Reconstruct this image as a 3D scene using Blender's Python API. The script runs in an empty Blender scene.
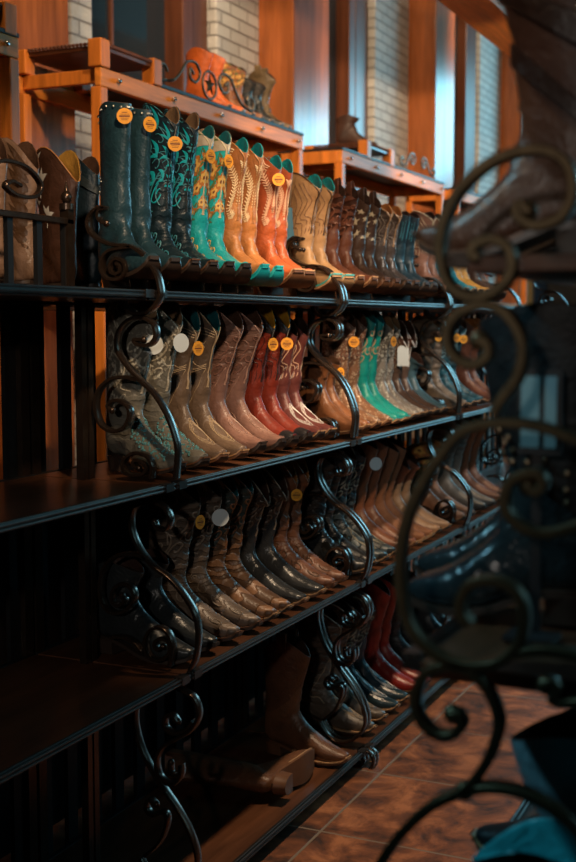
import bpy, math, random
import numpy as np
from mathutils import Vector, Matrix
random.seed(7)
D = bpy.data
SC = bpy.context.scene
COL = SC.collection
R = math.radians

# ------------------------------------------------------------------ camera, world, lights, exposure
cam_d = D.cameras.new('camera'); cam = D.objects.new('camera', cam_d); COL.objects.link(cam)
cam.location = (0, 0, 1.45)
cam.rotation_euler = (R(90 - 5.1215), 0, R(24.721))
cam_d.sensor_fit = 'VERTICAL'; cam_d.sensor_height = 36.0; cam_d.lens = 36.0 * 1205 / 862
cam_d.clip_start = 0.05; cam_d.clip_end = 100
cam_d.dof.use_dof = True; cam_d.dof.focus_distance = 3.15; cam_d.dof.aperture_fstop = 3.6
SC.camera = cam

world = D.worlds.new('world'); SC.world = world; world.use_nodes = True
bg = world.node_tree.nodes['Background']
bg.inputs[0].default_value = (0.10, 0.42, 0.62, 1); bg.inputs[1].default_value = 0.075

SC.view_settings.view_transform = 'Standard'; SC.view_settings.look = 'None'
SC.view_settings.gamma = 1.0; SC.view_settings.use_curve_mapping = False
SC.view_settings.exposure = 0.35
SC.cycles.use_denoising = True
SC.cycles.max_bounces = 6; SC.cycles.diffuse_bounces = 3; SC.cycles.glossy_bounces = 3
SC.cycles.caustics_reflective = False; SC.cycles.caustics_refractive = False
SC.cycles.sample_clamp_indirect = 4.0

WARM = (1.0, 0.72, 0.46); AMBER = (1.0, 0.64, 0.34); COOL = (0.30, 0.78, 1.0); NEUT = (1.0, 0.90, 0.80)
def spot(name, loc, target, power, color, angle=60, blend=0.6, size=0.06):
    l = D.lights.new(name, 'SPOT'); l.energy = power; l.color = color
    l.spot_size = R(angle); l.spot_blend = blend; l.shadow_soft_size = size
    o = D.objects.new(name, l); COL.objects.link(o); o.location = loc
    o.rotation_euler = (Vector(target) - Vector(loc)).to_track_quat('-Z', 'Y').to_euler()
    return o
def area(name, loc, target, power, color, sx, sy):
    l = D.lights.new(name, 'AREA'); l.energy = power; l.color = color; l.shape = 'RECTANGLE'
    l.size = sx; l.size_y = sy
    o = D.objects.new(name, l); COL.objects.link(o); o.location = loc
    o.rotation_euler = (Vector(target) - Vector(loc)).to_track_quat('-Z', 'Y').to_euler()
    return o
# track spots over the aisle, aimed at the top of the boot racks, then added fills (fixtures are built further down)
AISLE_AND_FILL_SPOTS = [((-0.10, 1.05, 3.10), (-1.65, 2.75, 1.80), 200, WARM, 36),
               ((-0.10, 2.30, 3.10), (-1.62, 3.75, 1.78), 200, WARM, 36),
               ((-0.20, 3.70, 3.20), (-1.62, 4.95, 1.75), 170, NEUT, 36),
               ((-0.75, 3.20, 3.30), (-1.05, 3.60, 0.00), 210, WARM, 55),
               ((-0.75, 5.90, 3.30), (-1.10, 5.60, 0.00), 90, WARM, 50),
               ((-1.30, 0.60, 3.10), (-0.38, 1.60, 1.74), 32, WARM, 30),  # added warm fill to lift the right rack
               ((-0.05, -1.45, 1.98), (-1.62, 3.10, 1.30), 62, NEUT, 34),  # added fill from behind the camera for the shadowed boot shafts
               ((-1.55, 0.90, 2.60), (-0.42, 1.58, 1.12), 46, COOL, 34)]  # added cool fill that tints the right rack boots teal
for i, (a, b, p, c, an) in enumerate(AISLE_AND_FILL_SPOTS):
    spot('track_spot_light', a, b, p, c, an)
# wall washers in front of the panelled wall
WALL_SPOTS = [((-1.30, 3.3, 3.20), (-2.9, 4.9, 2.5), 85, WARM, 70), ((-1.10, 4.9, 3.20), (-2.9, 6.6, 2.6), 120, WARM, 75),
              ((-0.80, 7.2, 3.20), (-3.0, 9.0, 2.6), 190, WARM, 75),
              ((-2.40, 3.0, 4.75), (-3.3, 4.4, 2.6), 125, WARM, 85), ((-2.40, 5.1, 4.75), (-3.3, 6.4, 2.9), 125, WARM, 85),  # high row added to brighten the wall above the soffit
              ((-2.40, 7.4, 4.75), (-3.3, 8.9, 3.0), 115, WARM, 85), ((-2.40, 10.2, 4.75), (-3.3, 11.7, 3.2), 120, WARM, 85)]
for i, (a, b, p, c, an) in enumerate(WALL_SPOTS):
    spot('wall_spot_light', a, b, p, c, an)
# cool daylight from an unseen far window, plus an added fill behind the right hand rack
area('window_daylight', (0.2, 15.85, 3.5), (-0.6, 4.0, 1.8), 290, COOL, 4.2, 2.4)
area('window_daylight', (2.35, 4.4, 2.5), (-1.6, 3.6, 1.0), 26, COOL, 2.4, 1.6)  # added cool side fill

# ------------------------------------------------------------------ materials
def new_mat(name):
    m = D.materials.new(name); m.use_nodes = True
    nt = m.node_tree; b = nt.nodes['Principled BSDF']
    return m, nt, b
def N(nt, kind, **kw):
    n = nt.nodes.new(kind)
    for k, v in kw.items():
        if k in n.inputs: n.inputs[k].default_value = v
        else: setattr(n, k, v)
    return n
def mixc(nt, fac, a, b):
    m = nt.nodes.new('ShaderNodeMix'); m.data_type = 'RGBA'
    for sock, v in ((0, fac), (6, a), (7, b)):
        if hasattr(v, 'links') or hasattr(v, 'is_output'): nt.links.new(v, m.inputs[sock])
        else: m.inputs[sock].default_value = v if sock == 0 else (*v[:3], 1)
    return m.outputs[2]
def bump(nt, b, h, strength, dist=0.002):
    n = N(nt, 'ShaderNodeBump'); n.inputs['Strength'].default_value = strength; n.inputs['Distance'].default_value = dist
    nt.links.new(h, n.inputs['Height']); nt.links.new(n.outputs[0], b.inputs['Normal']); return n
def sc(c, f): return tuple(min(1, x * f) for x in c)
_cache = {}
def leather(name, c, rough=0.40, tool=0.0, scale=1.0, wear=0.35, spec=0.5):
    key = (name, c, rough, tool)
    if key in _cache: return _cache[key]
    m, nt, b = new_mat(name)
    tc = N(nt, 'ShaderNodeTexCoord')
    n1 = N(nt, 'ShaderNodeTexNoise', Scale=14.0 * scale, Detail=4.0, Roughness=0.6)
    nt.links.new(tc.outputs['Object'], n1.inputs['Vector'])
    r = N(nt, 'ShaderNodeValToRGB'); nt.links.new(n1.outputs[0], r.inputs[0])
    r.color_ramp.elements[0].position = 0.3; r.color_ramp.elements[1].position = 0.7
    c1 = mixc(nt, r.outputs[0], sc(c, 1 - wear), sc(c, 1 + wear * 0.6))
    h = None
    n2 = N(nt, 'ShaderNodeTexNoise', Scale=160.0, Detail=2.0)
    nt.links.new(tc.outputs['Object'], n2.inputs['Vector'])
    n3 = N(nt, 'ShaderNodeTexNoise', Scale=26.0, Detail=3.0, Distortion=1.2)
    nt.links.new(tc.outputs['Object'], n3.inputs['Vector'])
    ad = N(nt, 'ShaderNodeMath', operation='MULTIPLY_ADD'); ad.inputs[1].default_value = 0.25
    nt.links.new(n2.outputs[0], ad.inputs[0]); nt.links.new(n3.outputs[0], ad.inputs[2]); h = ad.outputs[0]
    if tool > 0:
        w = N(nt, 'ShaderNodeTexWave', Scale=11.0, Distortion=7.0, Detail=1.5); w.wave_type = 'RINGS'
        w.inputs['Detail Scale'].default_value = 1.6
        nt.links.new(tc.outputs['Object'], w.inputs['Vector'])
        rr = N(nt, 'ShaderNodeValToRGB'); nt.links.new(w.outputs[1], rr.inputs[0])
        rr.color_ramp.elements[0].position = 0.25; rr.color_ramp.elements[1].position = 0.6
        a2 = N(nt, 'ShaderNodeMath', operation='MULTIPLY_ADD'); a2.inputs[1].default_value = 1.2 * tool
        nt.links.new(rr.outputs[0], a2.inputs[0]); nt.links.new(h, a2.inputs[2]); h = a2.outputs[0]
        c1 = mixc(nt, rr.outputs[0], sc(c, 1 - 0.75 * min(1, tool)), c1)
    if hasattr(c1, 'links'): nt.links.new(c1, b.inputs['Base Color'])
    b.inputs['Roughness'].default_value = rough
    b.inputs['Specular IOR Level'].default_value = spec * .85
    bump(nt, b, h, 0.8, 0.0045)
    _cache[key] = m; return m
def glitter(name, c, c2, scale=170.0):
    key = (name, c, c2)
    if key in _cache: return _cache[key]
    m, nt, b = new_mat(name)
    tc = N(nt, 'ShaderNodeTexCoord')
    v = N(nt, 'ShaderNodeTexVoronoi', Scale=scale); nt.links.new(tc.outputs['Object'], v.inputs['Vector'])
    sp = N(nt, 'ShaderNodeSeparateColor'); nt.links.new(v.outputs['Color'], sp.inputs[0])
    r = N(nt, 'ShaderNodeValToRGB'); nt.links.new(sp.outputs[0], r.inputs[0])
    r.color_ramp.elements[0].position = 0.55; r.color_ramp.elements[1].position = 0.8
    n1 = N(nt, 'ShaderNodeTexNoise', Scale=22.0, Detail=3.0, Distortion=1.5); nt.links.new(tc.outputs['Object'], n1.inputs['Vector'])
    r1 = N(nt, 'ShaderNodeValToRGB'); nt.links.new(n1.outputs[0], r1.inputs[0])
    r1.color_ramp.elements[0].position = 0.42; r1.color_ramp.elements[1].position = 0.6
    mu = N(nt, 'ShaderNodeMath', operation='MULTIPLY'); nt.links.new(r.outputs[0], mu.inputs[0]); nt.links.new(r1.outputs[0], mu.inputs[1])
    nt.links.new(mixc(nt, mu.outputs[0], c, c2), b.inputs['Base Color'])
    mt_ = N(nt, 'ShaderNodeMath', operation='MULTIPLY'); mt_.inputs[1].default_value = .45; nt.links.new(mu.outputs[0], mt_.inputs[0]); nt.links.new(mt_.outputs[0], b.inputs['Metallic'])
    b.inputs['Roughness'].default_value = 0.36
    bump(nt, b, sp.outputs[1], 0.6, 0.0015)
    _cache[key] = m; return m
def plain(name, c, rough=0.5, metal=0.0, noise=0.0, nscale=30, bmp=0.0, emis=None, coat=0.0):
    key = (name, c, rough, metal)
    if key in _cache: return _cache[key]
    m, nt, b = new_mat(name)
    b.inputs['Base Color'].default_value = (*c, 1); b.inputs['Roughness'].default_value = rough; b.inputs['Metallic'].default_value = metal
    tc = N(nt, 'ShaderNodeTexCoord')
    n1 = N(nt, 'ShaderNodeTexNoise', Scale=float(nscale), Detail=4.0); nt.links.new(tc.outputs['Object'], n1.inputs['Vector'])
    if noise: nt.links.new(mixc(nt, n1.outputs[0], sc(c, 1 - noise), sc(c, 1 + noise)), b.inputs['Base Color'])
    if bmp: bump(nt, b, n1.outputs[0], bmp, 0.002)
    if coat: b.inputs['Coat Weight'].default_value = coat; b.inputs['Coat Roughness'].default_value = 0.15
    if emis: b.inputs['Emission Color'].default_value = (*emis[0], 1); b.inputs['Emission Strength'].default_value = emis[1]
    _cache[key] = m; return m
def wood(name, c, axis='Z', rough=0.32, scale=1.0, contrast=0.45):
    m, nt, b = new_mat(name)
    tc = N(nt, 'ShaderNodeTexCoord'); mp = N(nt, 'ShaderNodeMapping')
    s = {'X': (0.7, 9, 9), 'Y': (9, 0.7, 9), 'Z': (9, 9, 0.7)}[axis]
    mp.inputs['Scale'].default_value = tuple(v * scale for v in s)
    nt.links.new(tc.outputs['Object'], mp.inputs['Vector'])
    n1 = N(nt, 'ShaderNodeTexNoise', Scale=1.6, Detail=6.0, Roughness=0.62, Distortion=0.8); nt.links.new(mp.outputs[0], n1.inputs['Vector'])
    n2 = N(nt, 'ShaderNodeTexNoise', Scale=9.0, Detail=4.0); nt.links.new(mp.outputs[0], n2.inputs['Vector'])
    r = N(nt, 'ShaderNodeValToRGB'); nt.links.new(n1.outputs[0], r.inputs[0])
    r.color_ramp.elements[0].position = 0.34; r.color_ramp.elements[1].position = 0.66
    c1 = mixc(nt, r.outputs[0], sc(c, 1 - contrast), sc(c, 1 + contrast * 0.5))
    c2 = mixc(nt, n2.outputs[0], (0.55, 0.5, 0.45), (1.25, 1.25, 1.25))
    mm = nt.nodes.new('ShaderNodeMix'); mm.data_type = 'RGBA'; mm.blend_type = 'MULTIPLY'; mm.inputs[0].default_value = 0.8
    nt.links.new(c1, mm.inputs[6]); nt.links.new(c2, mm.inputs[7]); nt.links.new(mm.outputs[2], b.inputs['Base Color'])
    b.inputs['Roughness'].default_value = rough
    bump(nt, b, n2.outputs[0], 0.15, 0.002)
    return m

M = {}
M['iron'] = plain('dark_bronzed_iron', (0.075, 0.048, 0.034), 0.27, 0.8, 0.45, 40, 0.35)
M['iron_rust'] = plain('aged_brass_brown_iron', (0.095, 0.062, 0.030), 0.42, 0.7, 0.5, 35, 0.4)
M['bar'] = plain('blackened_bar', (0.012, 0.012, 0.013), 0.5, 0.3, 0.3, 30, 0.2)
M['trim'] = plain('dark_steel_edge', (0.075, 0.060, 0.052), 0.38, 0.85, 0.35, 25, 0.25)
M['deck'] = wood('dark_shelf_board', (0.105, 0.040, 0.018), 'Y', 0.34, 1.0, 0.5)
M['oak'] = wood('orange_varnished_wood', (0.72, 0.215, 0.028), 'Z', 0.46, 1.0, 0.30)
M['oakY'] = wood('orange_varnished_wood_rail', (0.80, 0.26, 0.033), 'Y', 0.52, 1.0, 0.28)
M['panel'] = wood('red_brown_pilaster_wood', (0.46, 0.135, 0.034), 'Z', 0.24, 0.8, 0.35)
M['dkwood'] = wood('dark_window_wood', (0.13, 0.042, 0.018), 'Z', 0.35, 0.8, 0.4)
M['fl_glass'] = plain('dark_window_glass', (0.012, 0.022, 0.032), 0.08, 0.0)
M['black'] = plain('black_rubber', (0.012, 0.012, 0.013), 0.5, 0, 0.2)
M['solebrown'] = plain('brown_leather_sole', (0.13, 0.055, 0.025), 0.45, 0, 0.3, 30, 0.1)
M['soletan'] = plain('tan_leather_welt', (0.42, 0.24, 0.12), 0.5, 0, 0.25, 30, 0.1)
M['soleteal'] = plain('turquoise_painted_sole', (0.01, 0.36, 0.40), 0.4, 0, 0.15, 30, 0.1)
M['soledark'] = plain('dark_stacked_sole', (0.035, 0.022, 0.016), 0.42, 0, 0.3, 30, 0.1)
M['tag_orange'] = plain('orange_card', (0.80, 0.33, 0.02), 0.6, 0, 0.12, 20)
M['tag_white'] = plain('white_card', (0.62, 0.66, 0.66), 0.6, 0, 0.05, 20)
M['tag_blue'] = plain('blue_card', (0.01, 0.10, 0.17), 0.5, 0, 0.15, 20)
M['print'] = plain('brown_print', (0.20, 0.06, 0.01), 0.6)
M['string'] = plain('grey_string', (0.35, 0.32, 0.28), 0.7)
M['stud'] = plain('antique_silver', (0.45, 0.42, 0.36), 0.28, 1.0)
M['crystal'] = plain('blue_green_crystal', (0.25, 0.62, 0.66), 0.10, 0.6)
M['chrome'] = plain('polished_knob', (0.7, 0.7, 0.7), 0.15, 1.0)

# ------------------------------------------------------------------ mesh helpers
class MB:
    def __init__(s): s.v = []; s.f = []; s.mi = []; s.cur = 0
    def add(s, verts, faces, mi=None):
        o = len(s.v); s.v += [tuple(p) for p in verts]
        s.f += [tuple(i + o for i in f) for f in faces]; s.mi += [s.cur if mi is None else mi] * len(faces)
    def box(s, x0, x1, y0, y1, z0, z1, mi=None):
        v = [(x, y, z) for x in (x0, x1) for y in (y0, y1) for z in (z0, z1)]
        s.add(v, [(0, 1, 3, 2), (4, 6, 7, 5), (0, 4, 5, 1), (2, 3, 7, 6), (0, 2, 6, 4), (1, 5, 7, 3)], mi)
    def grid(s, P, closeu=False, mi=None):       # P [nv][nu]
        nv = len(P); nu = len(P[0]); o = []
        for i in range(nv - 1):
            for j in range(nu if closeu else nu - 1):
                k = (j + 1) % nu
                o.append((i * nu + j, i * nu + k, (i + 1) * nu + k, (i + 1) * nu + j))
        s.add([p for r in P for p in r], o, mi)
    def fan(s, ring, c=None, mi=None):
        n = len(ring)
        if c is None: c = tuple(sum(p[k] for p in ring) / n for k in range(3))
        s.add(list(ring) + [c], [(i, (i + 1) % n, n) for i in range(n)], mi)
    def cyl(s, a, b, r, n=12, r2=None, cap=True, mi=None):
        a = Vector(a); b = Vector(b); d = (b - a).normalized()
        u = d.orthogonal().normalized(); w = d.cross(u); r2 = r if r2 is None else r2
        A = [a + (u * math.cos(t) + w * math.sin(t)) * r for t in [2 * math.pi * k / n for k in range(n)]]
        B = [b + (u * math.cos(t) + w * math.sin(t)) * r2 for t in [2 * math.pi * k / n for k in range(n)]]
        s.grid([A, B], True, mi)
        if cap: s.fan(A[::-1], mi=mi); s.fan(B, mi=mi)
    def ball(s, c, r, nu=8, nv=5, sz=1.0, mi=None):
        P = [[(c[0] + r * math.sin(math.pi * i / nv) * math.cos(2 * math.pi * j / nu), c[1] + r * math.sin(math.pi * i / nv) * math.sin(2 * math.pi * j / nu),
               c[2] + r * sz * math.cos(math.pi * i / nv)) for j in range(nu)] for i in range(nv + 1)]
        s.grid(P, True, mi)
    def sweep(s, pts, prof, up=(0, 1, 0), cap=True, closed=False, mi=None):
        # prof: list of (a along side, b along up); side = tangent x up
        up = Vector(up); P = [Vector(p) for p in pts]; G = []
        n = len(P)
        for i in range(n):
            t = (P[(i + 1) % n] - P[i - 1]) if closed else (P[min(i + 1, n - 1)] - P[max(i - 1, 0)])
            t.normalize(); sd = t.cross(up)
            if sd.length < 1e-5: sd = t.orthogonal()
            sd.normalize(); u2 = sd.cross(t)
            G.append([P[i] + sd * a + u2 * b for a, b in prof])
        if closed: G.append(G[0])
        s.grid(G, True, mi)
        if cap and not closed: s.fan(G[0][::-1], mi=mi); s.fan(G[-1], mi=mi)
    def build(s, name, mats, parent=None, smooth=True, bevel=0, loc=None):
        me = D.meshes.new(name); me.from_pydata(s.v, [], s.f); me.validate()
        if not isinstance(mats, (list, tuple)): mats = [mats]
        for m in mats: me.materials.append(m)
        if len(me.polygons) == len(s.mi): me.polygons.foreach_set('material_index', s.mi)
        me.update()
        if smooth:
            me.polygons.foreach_set('use_smooth', [True] * len(me.polygons))
            try: me.set_sharp_from_angle(angle=R(42))
            except Exception: pass
        o = D.objects.new(name, me); COL.objects.link(o)
        if parent: o.parent = parent
        if loc: o.location = loc
        if bevel:
            bv = o.modifiers.new('bevel', 'BEVEL'); bv.width = bevel; bv.segments = 2; bv.limit_method = 'ANGLE'
        return o
def box_obj(name, x0, x1, y0, y1, z0, z1, mat, parent=None, bevel=0.004):
    b = MB(); b.box(x0, x1, y0, y1, z0, z1); return b.build(name, mat, parent, smooth=False, bevel=bevel)
def crom(pts, k=6, closed=False):
    P = [np.array(p, float) for p in pts]; n = len(P); out = []
    for i in range(n if closed else n - 1):
        if closed: a, b, c, d = P[i - 1], P[i], P[(i + 1) % n], P[(i + 2) % n]
        else: a, b, c, d = P[max(i - 1, 0)], P[i], P[i + 1], P[min(i + 2, n - 1)]
        for j in range(k):
            t = j / k
            out.append(0.5 * ((2 * b) + (-a + c) * t + (2 * a - 5 * b + 4 * c - d) * t * t + (-a + 3 * b - 3 * c + d) * t ** 3))
    if not closed: out.append(P[-1])
    return out
def circ(r, n=8, sx=1.0): return [(r * sx * math.cos(2 * math.pi * k / n), r * math.sin(2 * math.pi * k / n)) for k in range(n)]
def empty(name, loc=(0, 0, 0), rz=0.0):
    o = D.objects.new(name, None); COL.objects.link(o); o.location = loc; o.rotation_euler = (0, 0, rz); o.empty_display_size = 0.05
    return o
def tag(o, label=None, cat=None, group=None, kind=None):
    if label: o['label'] = label
    if cat: o['category'] = cat
    if group: o['group'] = group
    if kind: o['kind'] = kind
    return o
def struct(o): o['kind'] = 'structure'; return o
def copy_tree(o, parent=None):
    c = o.copy(); COL.objects.link(c); c.parent = parent
    for ch in [x for x in D.objects if x.parent == o]: copy_tree(ch, c)
    return c
TIERS = {"4":[[[-0.1436,0.1611],[-0.1611,0.1706],[-0.162,0.1902],[-0.1442,0.1974],[-0.1677,0.1973],[-0.1918,0.1741],[-0.1894,0.1445],[-0.1631,0.1239],[-0.1222,0.1095],[-0.0845,0.1071],[-0.053,0.0941],[-0.0248,0.0668],[-0.0053,0.0398],[0.004,0.0106],[0.0048,-0.0136],[-0.0119,-0.0378],[-0.0377,-0.0523],[-0.0722,-0.0522],[-0.0923,-0.0373],[-0.1007,-0.0137]],[[-0.1141,0.0652],[-0.1026,0.0586],[-0.1057,0.0439],[-0.1232,0.0418],[-0.1318,0.0592],[-0.1169,0.0761],[-0.0937,0.0682],[-0.0894,0.0461],[-0.1059,0.0292],[-0.1352,0.0296],[-0.1555,0.0473],[-0.155,0.0744],[-0.1371,0.0937],[-0.1019,0.1012],[-0.073,0.1033]]],"3":[[[-0.0932,0.3362],[-0.117,0.3361],[-0.1075,0.3252],[-0.0787,0.3238],[-0.0588,0.3419],[-0.0635,0.3718],[-0.0926,0.3881],[-0.1325,0.3827],[-0.1621,0.3524],[-0.1647,0.3109],[-0.1373,0.2725],[-0.1022,0.24],[-0.0641,0.2078],[-0.0329,0.1648],[-0.0113,0.1162],[-0.0023,0.0727],[-0.008,0.0092]],[[-0.1847,0.1657],[-0.1931,0.1766],[-0.181,0.1882],[-0.158,0.1888],[-0.1354,0.1727],[-0.1338,0.1505],[-0.1492,0.1249],[-0.1822,0.1153],[-0.2151,0.131],[-0.2291,0.17],[-0.2218,0.2096],[-0.1901,0.2383],[-0.1506,0.2468],[-0.1086,0.241]],[[-0.1114,0.0287],[-0.123,0.0365],[-0.1163,0.048],[-0.0969,0.0434],[-0.0855,0.03],[-0.0973,0.0155],[-0.1279,0.0111],[-0.1507,0.0211],[-0.149,0.0465],[-0.1206,0.0646],[-0.0883,0.0605],[-0.0713,0.0363],[-0.0742,0.0072]]],"2":[[[-0.1061,0.3562],[-0.0962,0.3423],[-0.0727,0.341],[-0.0611,0.3652],[-0.0788,0.395],[-0.1157,0.4026],[-0.1553,0.3924],[-0.1708,0.3606],[-0.1645,0.3195],[-0.141,0.2798],[-0.1108,0.2497],[-0.064,0.2214],[-0.0244,0.1839],[0.0049,0.1399],[0.0124,0.0879],[0.0041,0.034],[-0.0094,0.0058]],[[-0.2012,0.1669],[-0.191,0.1559],[-0.2086,0.1421],[-0.226,0.1524],[-0.222,0.18],[-0.1973,0.1974],[-0.1697,0.1879],[-0.1653,0.1584],[-0.1948,0.1284],[-0.2334,0.1244],[-0.2578,0.1493],[-0.2605,0.1976],[-0.2421,0.2416],[-0.2067,0.2673],[-0.1617,0.2734],[-0.1276,0.2661]],[[-0.0859,0.0532],[-0.0996,0.0456],[-0.1062,0.0598],[-0.0891,0.0737],[-0.0669,0.0672],[-0.0658,0.0406],[-0.0931,0.0194],[-0.1237,0.0248],[-0.135,0.0535],[-0.123,0.0849],[-0.099,0.0994],[-0.072,0.0904],[-0.0576,0.0564],[-0.0662,0.0077]],[[-0.1476,0.037],[-0.1646,0.0532],[-0.1958,0.0648],[-0.2309,0.0609]]],"1":[[[-0.0769,0.3271],[-0.0741,0.3017],[-0.0516,0.3044],[-0.0481,0.3261],[-0.048,0.2963],[-0.0739,0.2735],[-0.1075,0.2892],[-0.115,0.327],[-0.097,0.3633],[-0.0521,0.3938],[-0.0165,0.4188],[0.0028,0.4588],[-0.0125,0.4995],[-0.0572,0.5163]],[[-0.0567,0.4316],[-0.0703,0.4472],[-0.0883,0.4394],[-0.09,0.4153],[-0.0656,0.4026],[-0.0298,0.4174],[-0.0122,0.4404]],[[-0.1748,0.4494],[-0.1747,0.4065],[-0.1608,0.3563],[-0.1331,0.3077],[-0.0965,0.2605],[-0.0511,0.206],[-0.0148,0.1422],[-0.0055,0.0835],[-0.0411,0.031],[-0.0955,0.0117],[-0.1368,0.03],[-0.1646,0.0696]],[[-0.1191,0.2146],[-0.1374,0.2253],[-0.1465,0.2025],[-0.1281,0.1875],[-0.0963,0.2002],[-0.0871,0.1756],[-0.1096,0.1207],[-0.1507,0.0803]],[[-0.0407,-0.0382],[-0.0228,-0.0224],[-0.0092,-0.0419],[-0.0271,-0.062],[-0.0497,-0.0526],[-0.0499,-0.0223],[-0.0139,-0.0038],[0.0201,-0.0159],[0.0221,-0.05],[-0.009,-0.0808],[-0.0495,-0.0873],[-0.054,-0.1054]]]}
RIGHT = [[[-0.3059,1.5664],[-0.3134,1.5739],[-0.3151,1.5614],[-0.2965,1.551],[-0.2713,1.558],[-0.2592,1.5788],[-0.2608,1.6036],[-0.2725,1.6201],[-0.2943,1.6284],[-0.3236,1.6266],[-0.3533,1.6138],[-0.3815,1.5877],[-0.3978,1.5514],[-0.3989,1.5179],[-0.388,1.4897],[-0.3627,1.4771],[-0.3362,1.4853],[-0.3208,1.5053],[-0.3238,1.5272],[-0.3408,1.5378],[-0.3597,1.5336],[-0.3641,1.5227],[-0.3557,1.5199]],[[-0.3563,1.4317],[-0.3467,1.4281],[-0.3457,1.415],[-0.3598,1.4055],[-0.3792,1.4109],[-0.3904,1.4278],[-0.3875,1.4503],[-0.3683,1.466],[-0.3435,1.4681],[-0.3226,1.4558],[-0.3083,1.4283],[-0.3122,1.3951],[-0.3305,1.368],[-0.3379,1.3536]],[[-0.2324,1.3199],[-0.2509,1.3288],[-0.2894,1.3411],[-0.3294,1.3436],[-0.3703,1.3341],[-0.3993,1.3023],[-0.4245,1.2597],[-0.4406,1.2084],[-0.4419,1.1576],[-0.4341,1.1202],[-0.4141,1.0926],[-0.3795,1.0755],[-0.3375,1.0785],[-0.3091,1.1004],[-0.3008,1.134],[-0.3101,1.1615],[-0.3348,1.1715],[-0.3617,1.1649],[-0.3727,1.1432],[-0.3683,1.1249],[-0.3612,1.1277]],[[-0.3001,1.2771],[-0.2901,1.2717],[-0.2835,1.282],[-0.2904,1.2916],[-0.3063,1.2887],[-0.321,1.2779],[-0.3239,1.2536],[-0.3094,1.2352],[-0.2833,1.2275],[-0.249,1.2379],[-0.2218,1.2562]],[[-0.3104,1.0942],[-0.2809,1.1013],[-0.2461,1.0991],[-0.2196,1.0883]],[[-0.2765,1.0627],[-0.2711,1.0671],[-0.2637,1.0599],[-0.269,1.0487],[-0.2508,1.0474],[-0.2295,1.054]],[[-0.38,1.0165],[-0.3722,1.0176],[-0.3689,1.0064],[-0.3797,0.994],[-0.3995,0.9923],[-0.4176,1.0074],[-0.4227,1.0303],[-0.4122,1.059],[-0.3866,1.0718],[-0.3593,1.0675],[-0.3379,1.0472],[-0.3272,1.0181],[-0.3332,0.9866],[-0.3462,0.9576],[-0.3652,0.933],[-0.4045,0.9067],[-0.4407,0.8663],[-0.4611,0.8333],[-0.4777,0.7981]],[[-0.3652,0.9311],[-0.3344,0.9409],[-0.2965,0.9395],[-0.2629,0.9262],[-0.2369,0.9036],[-0.2181,0.8656]]]
# ------------------------------------------------------------------ setting: floor, walls, columns, windows, soffit
def tile_mat():
    m, nt, b = new_mat('terracotta_tile_floor')
    tc = N(nt, 'ShaderNodeTexCoord'); mp = N(nt, 'ShaderNodeMapping'); mp.inputs['Location'].default_value = (1.31 + 0.49 * 10, -3.07 + 0.49 * 20, 0)
    nt.links.new(tc.outputs['Object'], mp.inputs['Vector'])
    br = N(nt, 'ShaderNodeTexBrick'); br.offset = 0.0; br.squash = 1.0
    br.inputs['Scale'].default_value = 1.0; br.inputs['Brick Width'].default_value = 0.49; br.inputs['Row Height'].default_value = 0.49
    br.inputs['Mortar Size'].default_value = 0.0045; br.inputs['Mortar Smooth'].default_value = 0.2
    br.inputs['Color1'].default_value = (0.30, 0.30, 0.30, 1); br.inputs['Color2'].default_value = (0.75, 0.75, 0.75, 1)
    nt.links.new(mp.outputs[0], br.inputs['Vector'])
    n1 = N(nt, 'ShaderNodeTexNoise', Scale=7.0, Detail=7.0, Roughness=0.65, Distortion=0.6); nt.links.new(tc.outputs['Object'], n1.inputs['Vector'])
    r = N(nt, 'ShaderNodeValToRGB'); nt.links.new(n1.outputs[0], r.inputs[0])
    e = r.color_ramp.elements; e[0].position = 0.36; e[0].color = (0.06, 0.030, 0.020, 1); e[1].position = 0.64; e[1].color = (0.52, 0.20, 0.085, 1)
    x = r.color_ramp.elements.new(0.5); x.color = (0.25, 0.088, 0.038, 1)
    mm = nt.nodes.new('ShaderNodeMix'); mm.data_type = 'RGBA'; mm.blend_type = 'MULTIPLY'; mm.inputs[0].default_value = 0.5
    nt.links.new(r.outputs[0], mm.inputs[6]); nt.links.new(br.outputs[0], mm.inputs[7])
    c = mixc(nt, br.outputs[1], (0, 0, 0), (0.20, 0.15, 0.11)); cm = nt.nodes[-1]
    nt.links.new(mm.outputs[2], cm.inputs[6]); nt.links.new(c, b.inputs['Base Color'])
    b.inputs['Roughness'].default_value = 0.42
    h = N(nt, 'ShaderNodeMath', operation='MULTIPLY_ADD'); h.inputs[1].default_value = -1.4
    nt.links.new(br.outputs[1], h.inputs[0]); nt.links.new(n1.outputs[0], h.inputs[2]); bump(nt, b, h.outputs[0], 0.35, 0.006)
    return m
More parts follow.
